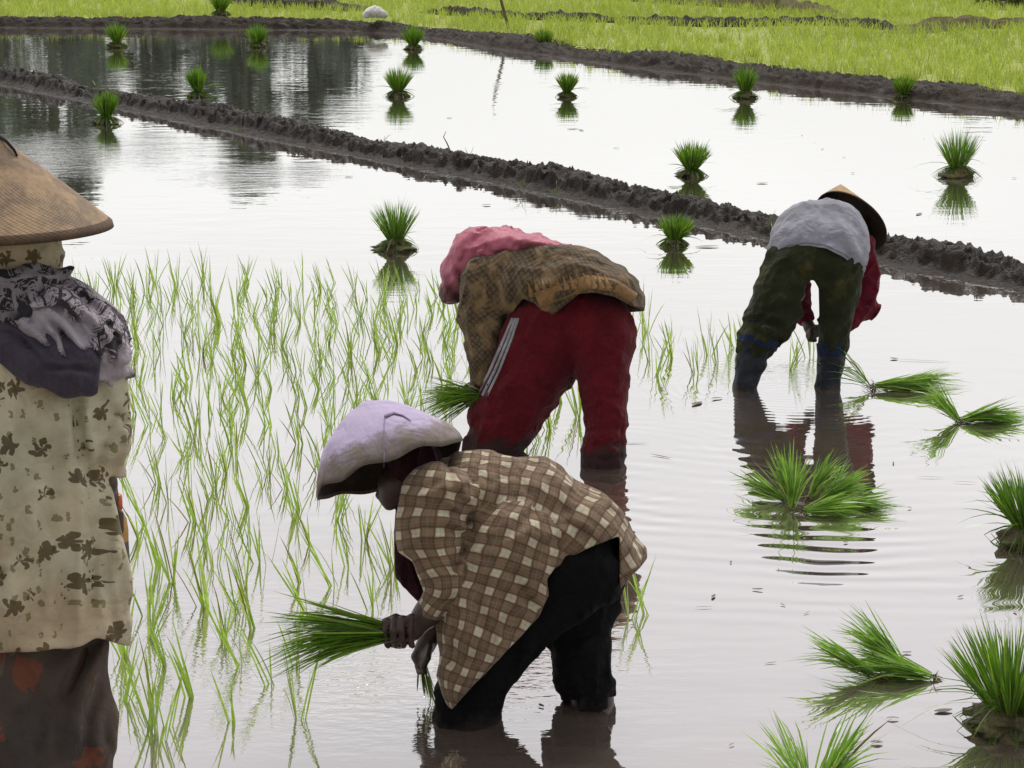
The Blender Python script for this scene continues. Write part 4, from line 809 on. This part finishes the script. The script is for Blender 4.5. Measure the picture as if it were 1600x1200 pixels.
# ================================================================== worker in crimson trousers and pink hood (middle)
TM = depth(714)
B = Blob(TM)
B.chain([(900, 520, 0, 58, 52), (890, 450, .04, 46, 58), (830, 440, .08, 44, 62), (775, 435, .12, 34, 56), (748, 425, .14, 20, 22)])
B.chain([(742, 418, .16, 30, 32), (722, 440, .18, 27, 29), (712, 455, .19, 16, 18)], k=.02); B.chain([(702, 447, .19, 5), (700, 455, .19, 5)], kk=.01)
B.chain([(768, 440, .02, 24), (752, 520, .03, 18), (752, 575, .04, 14), (747, 600, .04, 12)])
B.chain([(747, 600, .04, 13, 9), (742, 616, .04, 15, 10)], kk=.008)
for i in range(4): B.chain([(750-3*i, 604+5*i, .03, 4.5), (740-2*i, 606+6*i, .0, 4.4), (731-i, 609+6*i, .01, 4.2), (728, 612+6*i, .035, 4)], kk=.004, k=.003)
B.chain([(746, 604, .06, 5.5), (736, 602, .075, 5), (728, 604, .07, 4)], kk=.005)
B.chain([(775, 440, .24, 24), (800, 520, .26, 18), (820, 580, .22, 14), (830, 630, .18, 11)])
B.chain([(830, 630, .18, 11, 8), (834, 648, .17, 13, 8)], kk=.008)
for i in range(4): B.chain([(828+4*i, 646, .17, 4), (827+4*i, 660, .155, 4), (829+3*i, 670, .165, 3.6)], kk=.004, k=.003)
B.chain([(848, 540, .03, 45, 42), (800, 620, .05, 32), (775, 690, .08, 26), (766, 760, .08, 24)]); B.chain([(935, 540, -.03, 42, 40), (944, 620, -.06, 27), (943, 700, -.09, 24), (943, 770, -.09, 22)])
mid = tag(B.build('person', M['skin'], h=.0055, sm=1), 'bending worker in crimson striped trousers, brown batik jacket and pink hood', 'person')
T_ = Blob(TM)
T_.chain([(862, 510, 0, 66, 62), (930, 515, -.02, 62, 60)], side=[0, 0, 1], kk=.04)
T_.chain([(852, 525, .0, 68, 62), (818, 600, .03, 60, 56), (788, 658, .06, 54, 50), (769, 698, .08, 45, 44), (766, 770, .08, 42)], kk=.03)
T_.chain([(936, 530, -.03, 57, 56), (943, 595, -.05, 41, 44), (947, 650, -.07, 31, 34), (943, 700, -.09, 31, 32), (942, 722, -.09, 33, 33), (943, 780, -.09, 30)], kk=.03)
T_.fold(70, .05, .005, 3, 1); T_.fold(20, .04, .005, 3, 4, [(900, 560), (1000, 560), (1000, 740), (900, 740)]); T_.bumps(.05, .003, 7)
for c in [(900, 590, 870, 520, 10, .012), (905, 600, 960, 540, 8, .010), (880, 620, 830, 600, 7, .010), (915, 640, 960, 620, 6, .007), (742, 650, 800, 640, 6, .007), (918, 700, 968, 690, 5, .008), (925, 715, 968, 708, 4, .006), (850, 500, 880, 560, 7, .007), (808, 560, 770, 640, 7, .006)]: T_.crease(*c, bend=.1)
for k_ in range(9): T_.crease(905+2*k_, 625+11*k_, 972, 612+12*k_, 3.5, .0045, bend=.15*(-1)**k_)
for k_ in range(6): T_.crease(735-1*k_, 640+10*k_, 800+5*k_, 655+9*k_, 4, .005, bend=.12)
tr = T_.build('trousers', M['red'], mid, h=.006)
for k, (w, off) in enumerate([(4.5, 0), (4.5, 8.5), (4, 16)]): ribbon(T_, 'side_stripe', [(801+off*.55, 497), (787+off*.75, 530), (765+off*.9, 580), (745+off, 618)], w, M['stripe'], tr, lift=.003, n=70, thick=.001)
J = Blob(TM); J.hollow = True
J.chain([(765, 442, .12, 44, 66), (800, 446, .10, 60, 84), (850, 450, .06, 65, 92), (900, 458, .02, 68, 94), (940, 480, 0, 66, 92), (975, 520, .0, 40, 80)], k=.03, kk=.016)
J.chain([(764, 440, .02, 45, 42), (753, 500, .03, 35, 33), (756, 550, .04, 23, 24), (752, 590, .04, 16, 17)], k=.02, kk=.01)
J.chain([(775, 440, .24, 42, 40), (800, 520, .26, 30), (822, 585, .22, 20)], k=.02, kk=.01)
J.fold(75, .05, .007, 4, 1, [(700, 380), (880, 380), (800, 600), (700, 600)]); J.fold(-15, .055, .005, 4, 2); J.bumps(.05, .004, 3)
for c in [(790, 500, 800, 430, 7, .014, .1), (785, 505, 760, 430, 7, .010, .08), (795, 480, 850, 400, 8, .010, .2), (800, 470, 880, 440, 7, .008, .2), (780, 530, 730, 500, 6, .009, .1), (770, 560, 735, 545, 5, .008, .1), (800, 395, 780, 450, 6, .009, .2), (820, 465, 900, 420, 6, .007, .1), (905, 455, 940, 410, 6, .007, .1)]: J.crease(*c[:4], c[4], c[5], c[6], bend=.12)
J.shell(.013)
J.cut([(1006, 484), (985, 477), (960, 464), (930, 458), (905, 459), (880, 480), (860, 497), (845, 486), (835, 474), (818, 467), (808, 478), (793, 500), (775, 545), (775, 700), (1100, 700), (1100, 484)], dmax=.03, wob=.002)
J.cut([(1010, 486), (960, 490), (860, 520), (800, 560), (800, 800), (1100, 800), (1100, 480)], dmin=.02)
jk = J.build('jacket', M['batik'], mid, h=.005)
ribbon(J, 'hem_band', [(838, 470), (880, 455), (920, 440), (960, 446), (992, 466)], lambda q: 26-8*q, M['gold'], jk, .004, 60)
for i in range(12):
    q = i/11; u = 826+q*120; v = 452-q*34+18*q*q*1.2
    ribbon(J, 'zigzag_motif', [(u+6, v+12), (u-2, v-12)], lambda s_: 9*(1-s_)+.8, M['gold'], jk, .0045, 8)
J2 = Blob(TM+.0); J2.chain([(892, 560, .10, 20, 10), (876, 600, .11, 17, 8), (866, 622, .11, 4, 4)]); J2.fold(80, .03, .005, 4, 2); J2.build('jacket_tail', M['batik'], jk, h=.005)
Hd = Blob(TM); Hd.hollow = True
Hd.chain([(706, 458, .19, 17, 30), (722, 425, .18, 28, 46), (748, 398, .16, 38, 58), (785, 386, .12, 28, 66), (835, 384, .10, 15, 66), (886, 388, .08, 4, 40)], k=.03)
Hd.fold(25, .045, .008, 3, 2); Hd.fold(65, .03, .006, 3, 6); Hd.bumps(.04, .004, 5)
for c in [(745, 375, 790, 395, 6, .012), (790, 372, 830, 385, 5, .012), (712, 410, 735, 440, 5, .008), (700, 440, 725, 460, 5, .008), (760, 365, 720, 420, 6, .008)]: Hd.crease(*c, bend=.15)
Hd.shell(.012); Hd.cut([(680, 476), (722, 478), (716, 500), (660, 500)])
Hd.build('hood', M['hoodpink'], mid, h=.005)
Hi = Blob(TM); Hi.chain([(712, 455, .19, 15, 26), (735, 420, .18, 26, 40)]); Hi.build('inner_scarf', M['maroon'], mid, h=.006)
fan('seedling_bundle', 752, 618, 0, [((0, 0, 0), (-1, -.1, .12), 1., .3), ((0, 0, 0), (-.8, .1, -.22), .6, .3)], 170, .19, M['bundle'], 'rice bundle held low beside the striped crimson trouser leg', 'rice bundles held in a hand', 43, t=TM+.02, base_r=.015, roots=False)

# ================================================================== worker in grey shirt and olive trousers (far right)
TB = depth(607)
B = Blob(TB)
B.chain([(1275, 420, 0, 55, 40), (1282, 375, .14, 48, 40), (1300, 372, .30, 46, 36), (1318, 368, .40, 16, 16)], side=[1, 0, 0])
B.chain([(1326, 362, .44, 24, 26), (1336, 378, .47, 21, 24), (1338, 388, .48, 13)], k=.02); B.chain([(1340, 378, .53, 5), (1341, 384, .53, 4)], kk=.01)
B.chain([(1343, 390, .30, 18), (1352, 440, .30, 14), (1352, 482, .27, 12), (1318, 505, .22, 10), (1290, 514, .18, 8.5)])
B.chain([(1246, 395, .28, 18), (1247, 440, .30, 13), (1250, 480, .27, 11), (1260, 500, .22, 9.5)])
B.chain([(1290, 514, .18, 8.5, 7), (1276, 517, .17, 10, 7)], kk=.008); B.chain([(1260, 500, .22, 9, 7), (1266, 514, .18, 10, 7)], kk=.008)
for i in range(4):
    B.chain([(1277, 512+4*i, .16, 3.5), (1268, 515+4*i, .145, 3.4), (1264, 519+4*i, .16, 3.2)], kk=.003, k=.003); B.chain([(1262+3*i, 514, .18, 3.5), (1262+3*i, 525, .165, 3.4), (1265+3*i, 532, .17, 3.2)], kk=.003, k=.003)
B.chain([(1274, 512, .18, 4), (1266, 508, .19, 3.6)], kk=.004); B.chain([(1268, 512, .17, 4), (1274, 522, .16, 3.5)], kk=.004)
B.chain([(1245, 420, 0, 34, 34), (1215, 480, 0, 26), (1185, 540, 0, 20), (1163, 600, 0, 15), (1160, 650, 0, 14)]); B.chain([(1305, 420, 0, 34, 34), (1308, 480, .02, 24), (1300, 540, .03, 18), (1294, 600, .03, 15), (1293, 650, .03, 14)])
B.cut([(1270, 434), (1262, 438), (1257, 455), (1266, 488), (1281, 492), (1280, 445)])
back = tag(B.build('person', M['skin'], h=.006, sm=1), 'farthest bending worker in a grey shirt, olive trousers and dark boots', 'person')
T_ = Blob(TB)
T_.chain([(1246, 412, 0, 46, 46), (1300, 416, 0, 46, 46)], side=[0, 0, 1], kk=.03)
T_.chain([(1242, 415, .0, 46, 46), (1222, 460, 0, 43, 42), (1200, 505, 0, 35, 35), (1186, 530, 0, 30, 30), (1180, 545, 0, 26)], kk=.02)
T_.chain([(1306, 420, 0, 44, 44), (1310, 460, .01, 34, 38), (1304, 505, .02, 26, 28), (1300, 538, .03, 22, 24)], kk=.02)
T_.fold(65, .05, .008, 3, 1); T_.fold(25, .035, .005, 3, 4); T_.bumps(.04, .003, 7)
for c in [(1264, 440, 1230, 420, 7, .012), (1278, 440, 1310, 425, 7, .010), (1230, 520, 1170, 500, 6, .012), (1222, 535, 1175, 520, 5, .010), (1215, 480, 1180, 510, 6, .010), (1300, 500, 1325, 480, 5, .008), (1272, 400, 1272, 440, 6, .008)]: T_.crease(*c, bend=.1)
GAP = [(1272, 438), (1268, 437), (1259, 446), (1251, 470), (1256, 492), (1270, 500), (1280, 496), (1279, 450)]
T_.cut([(1272, 438), (1268, 437), (1259, 446), (1251, 470), (1256, 492), (1270, 500), (1280, 496), (1279, 450)])
T_.build('trousers', M['olive'], back, h=.006)
for pts, n_ in (([(1184, 528, 0, 26), (1173, 568, 0, 22, 22), (1163, 604, 0, 17.5, 20), (1160, 660, 0, 17)], 'boot'), ([(1300, 545, .03, 22), (1298, 570, .03, 19, 20), (1293, 600, .03, 17.5, 19), (1292, 655, .03, 17)], 'boot')):
    K = Blob(TB); K.chain(pts, k=.02); K.fold(10, .03, .004, 3, int(pts[0][0])); K.bumps(.03, .002, 4); bt = K.build('boot', M['boot'], back, h=.005)
K = Blob(TB); K.chain([(1188, 522, 0, 33, 33), (1182, 541, 0, 32, 32)], k=.02); K.cut([(1140, 500), (1140, 522), (1165, 521), (1190, 527), (1210, 534), (1240, 530), (1240, 500)]); K.cut([(1140, 532), (1160, 533), (1185, 539), (1209, 548), (1240, 560), (1240, 600), (1140, 600)]); K.fold(85, .02, .003, 2, 3); K.build('sock_cuff', M['sock'], back, h=.004)
K = Blob(TB); K.chain([(1300, 532, .03, 25, 26), (1299, 562, .03, 21.5, 23)]); K.cut([(1250, 480), (1350, 480), (1350, 534), (1300, 538), (1250, 534)]); K.cut([(1250, 557), (1350, 557), (1350, 620), (1250, 620)]); K.build('sock_cuff', M['sock'], back, h=.004)
Sh = Blob(TB); Sh.hollow = True
Sh.chain([(1274, 425, -.03, 70, 42), (1278, 398, .02, 74, 58), (1282, 375, .12, 73, 60), (1290, 368, .26, 66, 54), (1312, 366, .38, 30, 26)], side=[1, 0, 0], k=.03)
Sh.fold(80, .07, .005, 3, 3); Sh.fold(10, .05, .004, 3, 8, [(1200, 370), (1360, 370), (1360, 430), (1200, 430)]); Sh.bumps(.06, .004, 2)
for c in [(1215, 375, 1250, 340, 7, .006), (1340, 400, 1330, 350, 6, .008), (1330, 405, 1300, 380, 6, .007), (1225, 392, 1300, 372, 5, .005)]: Sh.crease(*c, bend=.1)
Sh.shell(.012)
Sh.cut([(1190, 402), (1205, 401), (1230, 389), (1258, 384), (1290, 388), (1318, 402), (1336, 418), (1350, 432), (1400, 470), (1400, 700), (1150, 700)], dmax=.16); Sh.cut([(1100, 440), (1500, 440), (1500, 700), (1100, 700)])
sh_ = Sh.build('shirt', M['grey'], back, h=.005); ribbon(Sh, 'hem_seam', [(1209, 394), (1232, 383), (1260, 379), (1290, 383), (1318, 396), (1332, 407)], 2., M['hem'], sh_, .002, 50)
K = Blob(TB); K.chain([(1346, 385, .28, 22, 20), (1354, 435, .30, 19, 18), (1353, 480, .27, 19, 18), (1322, 500, .22, 15, 14), (1296, 512, .19, 11, 11)], k=.02); K.fold(50, .03, .008, 3, 3); K.crease(1345, 440, 1372, 430, 5, .01); K.crease(1340, 480, 1370, 470, 5, .01)
K.build('sleeve', M['crimson'], back, h=.005); K = Blob(TB); K.chain([(1246, 400, .28, 20), (1247, 445, .30, 17), (1250, 478, .27, 15), (1258, 496, .22, 12)], k=.02); K.fold(40, .03, .006, 3, 5); K.build('sleeve', M['crimson'], back, h=.005)
hax = -RT*.30+UPV*.50+FW*.80
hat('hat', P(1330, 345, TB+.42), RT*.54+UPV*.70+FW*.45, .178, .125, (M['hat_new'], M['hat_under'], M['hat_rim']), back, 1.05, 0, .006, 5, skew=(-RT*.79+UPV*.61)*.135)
K = Blob(TB); K.chain([(1322, 366, .42, 26, 28), (1334, 372, .44, 24, 27)]); K.build('headscarf', M['darkscarf'], back, h=.006)

# ================================================================== standing worker in floral dress (left)
TL = depth(1470)
B = Blob(TL)
B.chain([(10, 900, 0, 120, 80), (10, 700, 0, 105, 75), (12, 560, 0, 110, 70), (15, 500, 0, 70, 50), (22, 460, 0, 36, 38)], side=[1, 0, 0])
B.chain([(24, 450, 0, 42), (26, 410, .01, 56, 66), (26, 360, .02, 58, 70), (26, 330, .02, 40, 50)], k=.03, side=[1, 0, 0]); B.chain([(24, 405, .115, 11), (24, 418, .12, 10)], kk=.02)
B.chain([(110, 530, .0, 38), (138, 620, .02, 32), (150, 705, .02, 28), (158, 755, .12, 24), (168, 790, .20, 20)])
B.chain([(168, 790, .20, 20, 15), (170, 808, .21, 20, 14)], kk=.01)
for i in range(4): B.chain([(172, 798+10*i, .19, 8), (180, 800+10*i, .175, 7), (188, 802+10*i, .18, 6.5)], kk=.004, k=.003)
B.chain([(168, 792, .22, 9), (170, 790, .235, 8), (180, 792, .245, 7)], kk=.006)
B.chain([(-90, 530, .0, 38), (-125, 620, .02, 32), (-135, 715, .02, 28), (-120, 780, .12, 24), (-80, 800, .2, 20)])
B.chain([(-80, 800, .2, 20, 15), (-60, 802, .21, 22, 14)], kk=.01)
for i in range(4): B.chain([(-52, 786+10*i, .21, 8), (-36, 787+10*i, .21, 7), (-24, 790+10*i, .22, 6.5)], kk=.004, k=.003)
B.chain([(-66, 790, .22, 8), (-56, 776, .23, 7), (-46, 772, .235, 6)], kk=.006)
B.chain([(70, 980, 0, 75, 75), (85, 1150, 0, 58), (110, 1320, 0, 52), (112, 1480, 0, 42), (112, 1580, 0, 38)]); B.chain([(-60, 980, 0, 75, 75), (-60, 1150, 0, 58), (-60, 1320, 0, 50), (-60, 1480, 0, 42), (-60, 1580, 0, 38)])
left = tag(B.build('person', M['skin'], h=.008, sm=1), 'standing worker at the left edge in a floral dress and conical woven hat', 'person')
K = Blob(TL); K.hollow = True
K.chain([(12, 500, 0, 110, 76), (10, 560, 0, 140, 88), (8, 650, 0, 150, 92), (6, 740, 0, 150, 96), (8, 800, 0, 168, 100), (8, 860, 0, 182, 106), (8, 920, 0, 188, 110), (8, 1040, 0, 200, 118)], k=.03, side=[1, 0, 0])
K.chain([(118, 530, .0, 52, 52), (145, 610, .01, 50, 48), (156, 690, .02, 42, 44), (166, 745, .06, 22, 30)], k=.02, kk=.015); K.chain([(-98, 530, .0, 52), (-128, 620, .01, 48), (-136, 690, .02, 42), (-130, 750, .08, 28)], k=.02, kk=.015)
K.fold(88, .06, .010, 5, 3, [(0, 720), (220, 720), (220, 1060), (0, 1060)]); K.fold(80, .07, .008, 4, 8); K.bumps(.07, .006, 2); K.crease(118, 570, 142, 748, 9, .019, bend=.05); K.crease(196, 655, 165, 640, 5, .008); K.crease(192, 700, 155, 715, 5, .008); K.crease(188, 620, 150, 610, 5, .007); K.crease(60, 1010, 70, 760, 8, .008); K.crease(-5, 1010, 10, 720, 9, .008)
for c in [(165, 770, 152, 1000, 9, .012, 0), (120, 640, 140, 760, 8, .012, 0), (185, 640, 160, 700, 7, .012, 1), (195, 660, 150, 730, 6, .012, 1), (135, 560, 175, 640, 8, .012, 1), (170, 840, 185, 1000, 7, .012, 1), (150, 700, 190, 690, 6, .012, 1), (90, 700, 110, 990, 12, .010, 0), (40, 650, 50, 1000, 14, .010, 0), (130, 620, 120, 750, 6, .008, 0)]: K.crease(*c[:4], c[4], c[5], c[6] or 9, bend=.06)
K.shell(.016); K.cut([(-400, 1035), (0, 1021), (70, 1017), (130, 1010), (150, 997), (168, 1001), (190, 1008), (213, 1010), (300, 1010), (300, 1300), (-400, 1300)], wob=.002); K.cut([(150, 748), (172, 742), (182, 750), (190, 770), (160, 790)], dmin=-.03, dmax=.02) if False else None
K.cut([(213, 940), (207, 900), (200, 870), (192, 840), (184, 800), (176, 765), (166, 748), (176, 742), (184, 748), (260, 740), (260, 1000), (216, 1010)])
dr_ = K.build('dress', M['floral'], left, h=.007)
K = Blob(TL); K.chain([(6, 960, 0, 148, 92), (6, 1040, 0, 150, 96), (8, 1130, 0, 162, 104), (10, 1250, 0, 168, 108), (10, 1400, 0, 165, 105)], side=[1, 0, 0]); K.fold(70, .08, .014, 5, 3); K.bumps(.06, .005, 2)
for c in [(150, 1000, 90, 1190, 10, .02), (120, 1040, 60, 1200, 10, .014), (155, 1070, 140, 1200, 7, .012), (165, 1130, 178, 1190, 6, .008)]: K.crease(*c, bend=.08)
K.build('skirt', M['skirt'], left, h=.008)
K = Blob(TL); K.hollow = True; K.chain([(26, 345, .01, 60, 74), (26, 400, .0, 66, 78), (24, 425, 0, 64, 74), (20, 446, 0, 62, 66), (18, 480, -.01, 64, 62)], side=[1, 0, 0], k=.02); K.fold(5, .05, .008, 4, 3); K.fold(60, .03, .004, 3, 4)
for c in [(50, 425, 92, 428, 6, .02), (0, 440, 50, 455, 6, .016), (45, 440, 90, 460, 7, .016)]: K.crease(*c)
K.shell(.016); K.build('headcloth', M['floralhead'], left, h=.006)
K = Blob(TL); K.chain([(-60, 450, -.02, 30, 60), (0, 452, -.10, 28, 22), (50, 446, -.09, 22, 20), (84, 438, -.02, 16, 40)], k=.02); K.chain([(0, 470, -.11, 30, 24), (40, 478, -.12, 20, 20)], kk=.02); K.fold(20, .03, .010, 3, 3); K.fold(70, .02, .005, 3, 9); K.build('scarf_knot', M['darkscarf'], left, h=.005)
K = Blob(TL)
K.chain([(30, 478, -.08, 26, 30), (90, 500, -.10, 44, 40), (140, 535, -.08, 46, 44), (175, 570, -.03, 18, 36), (203, 580, .0, 3, 20)], k=.03)
K.chain([(20, 470, .05, 26, 60), (90, 488, .02, 44, 66), (140, 518, .02, 46, 60), (172, 550, .0, 26, 40)], k=.03)
K.chain([(50, 452, .0, 20, 50), (110, 476, .0, 26, 55), (150, 505, .0, 26, 50), (168, 540, 0, 22, 40)], k=.03); K.fold(-35, .04, .012, 4, 3); K.fold(-25, .022, .006, 4, 9)
for c in [(70, 470, 150, 560, 6, .018), (60, 485, 120, 570, 7, .02), (100, 475, 175, 570, 5, .016), (110, 450, 190, 560, 5, .012), (50, 500, 90, 560, 6, .016)]: K.crease(*c, bend=-.1)
K.build('shawl', M['lace'], left, h=.0055)
K = Blob(TL); K.chain([(-60, 470, -.07, 24, 26), (0, 530, -.11, 26, 22), (55, 575, -.14, 25, 20), (105, 594, -.14, 26, 20), (148, 598, -.10, 24, 24)], k=.03); K.chain([(70, 540, -.12, 24, 18), (130, 562, -.13, 18, 18), (196, 580, -.03, 5, 14)], k=.02, kk=.012); K.fold(-30, .03, .006, 6, 3)
K.crease(-10, 510, 70, 575, 5, .012, bend=-.1); K.crease(70, 575, 150, 578, 5, .014); K.cut([(158, 560), (153, 615), (140, 622), (120, 640), (240, 640), (240, 585), (205, 583)]) ; K.build('shawl_border', M['purple'], left, h=.005)
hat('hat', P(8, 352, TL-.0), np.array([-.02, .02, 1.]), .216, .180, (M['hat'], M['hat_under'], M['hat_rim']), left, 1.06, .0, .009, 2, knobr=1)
# bottle in her hand
def lathe(name, c, prof, mat, parent, n=28):
    V = [(c[0]+r*math.cos(k*2*math.pi/n), c[1]+r*math.sin(k*2*math.pi/n), c[2]+z) for r, z in prof for k in range(n)]
    Q = [(i*n+k, i*n+(k+1) % n, (i+1)*n+(k+1) % n, (i+1)*n+k) for i in range(len(prof)-1) for k in range(n)]; return mesh(name, V, np.array(Q), mat, parent)
bc = P(184, 822, TL+.20); bo = tag(empty('bottle', bc), 'small drink bottle with orange cap peeking out behind the floral dress', 'bottle'); s_ = TL/F
lathe('bottle_body', (0, 0, 0), [(0, -70*s_), (16*s_, -69*s_), (17*s_, -60*s_), (16.5*s_, -25*s_)], M['wrap'], bo); lathe('bottle_neck', (0, 0, 0), [(16.5*s_, -25*s_), (17*s_, -8*s_), (15*s_, 12*s_), (8*s_, 27*s_), (8*s_, 33*s_)], M['amber'], bo)
lathe('cap', (0, 0, 0), [(0, 30*s_), (9.5*s_, 30*s_), (9.5*s_, 52*s_), (8*s_, 54*s_), (0, 54*s_)], M['orange'], bo)
# labels that several things would share are told apart by their order
bpy.context.view_layer.update()
from collections import defaultdict
dl = defaultdict(list)
for o in COL.objects:
    if o.get('category') in ('seedling', 'grass', 'leaf'): dl[o['label']].append(o)
for l, os_ in dl.items():
    n = len(os_)
    if n < 2: continue
    os_.sort(key=lambda o: o.location.x/o.location.y)
    for i, o in enumerate(os_):
        w = ['leftmost', 'second from left', 'third from left', 'fourth from left', 'fifth from left', 'sixth from left'][min(i, 5)] if i < n-1 else 'rightmost'
        o['label'] = (w+' '+l) if len((w+' '+l).split()) <= 16 else l
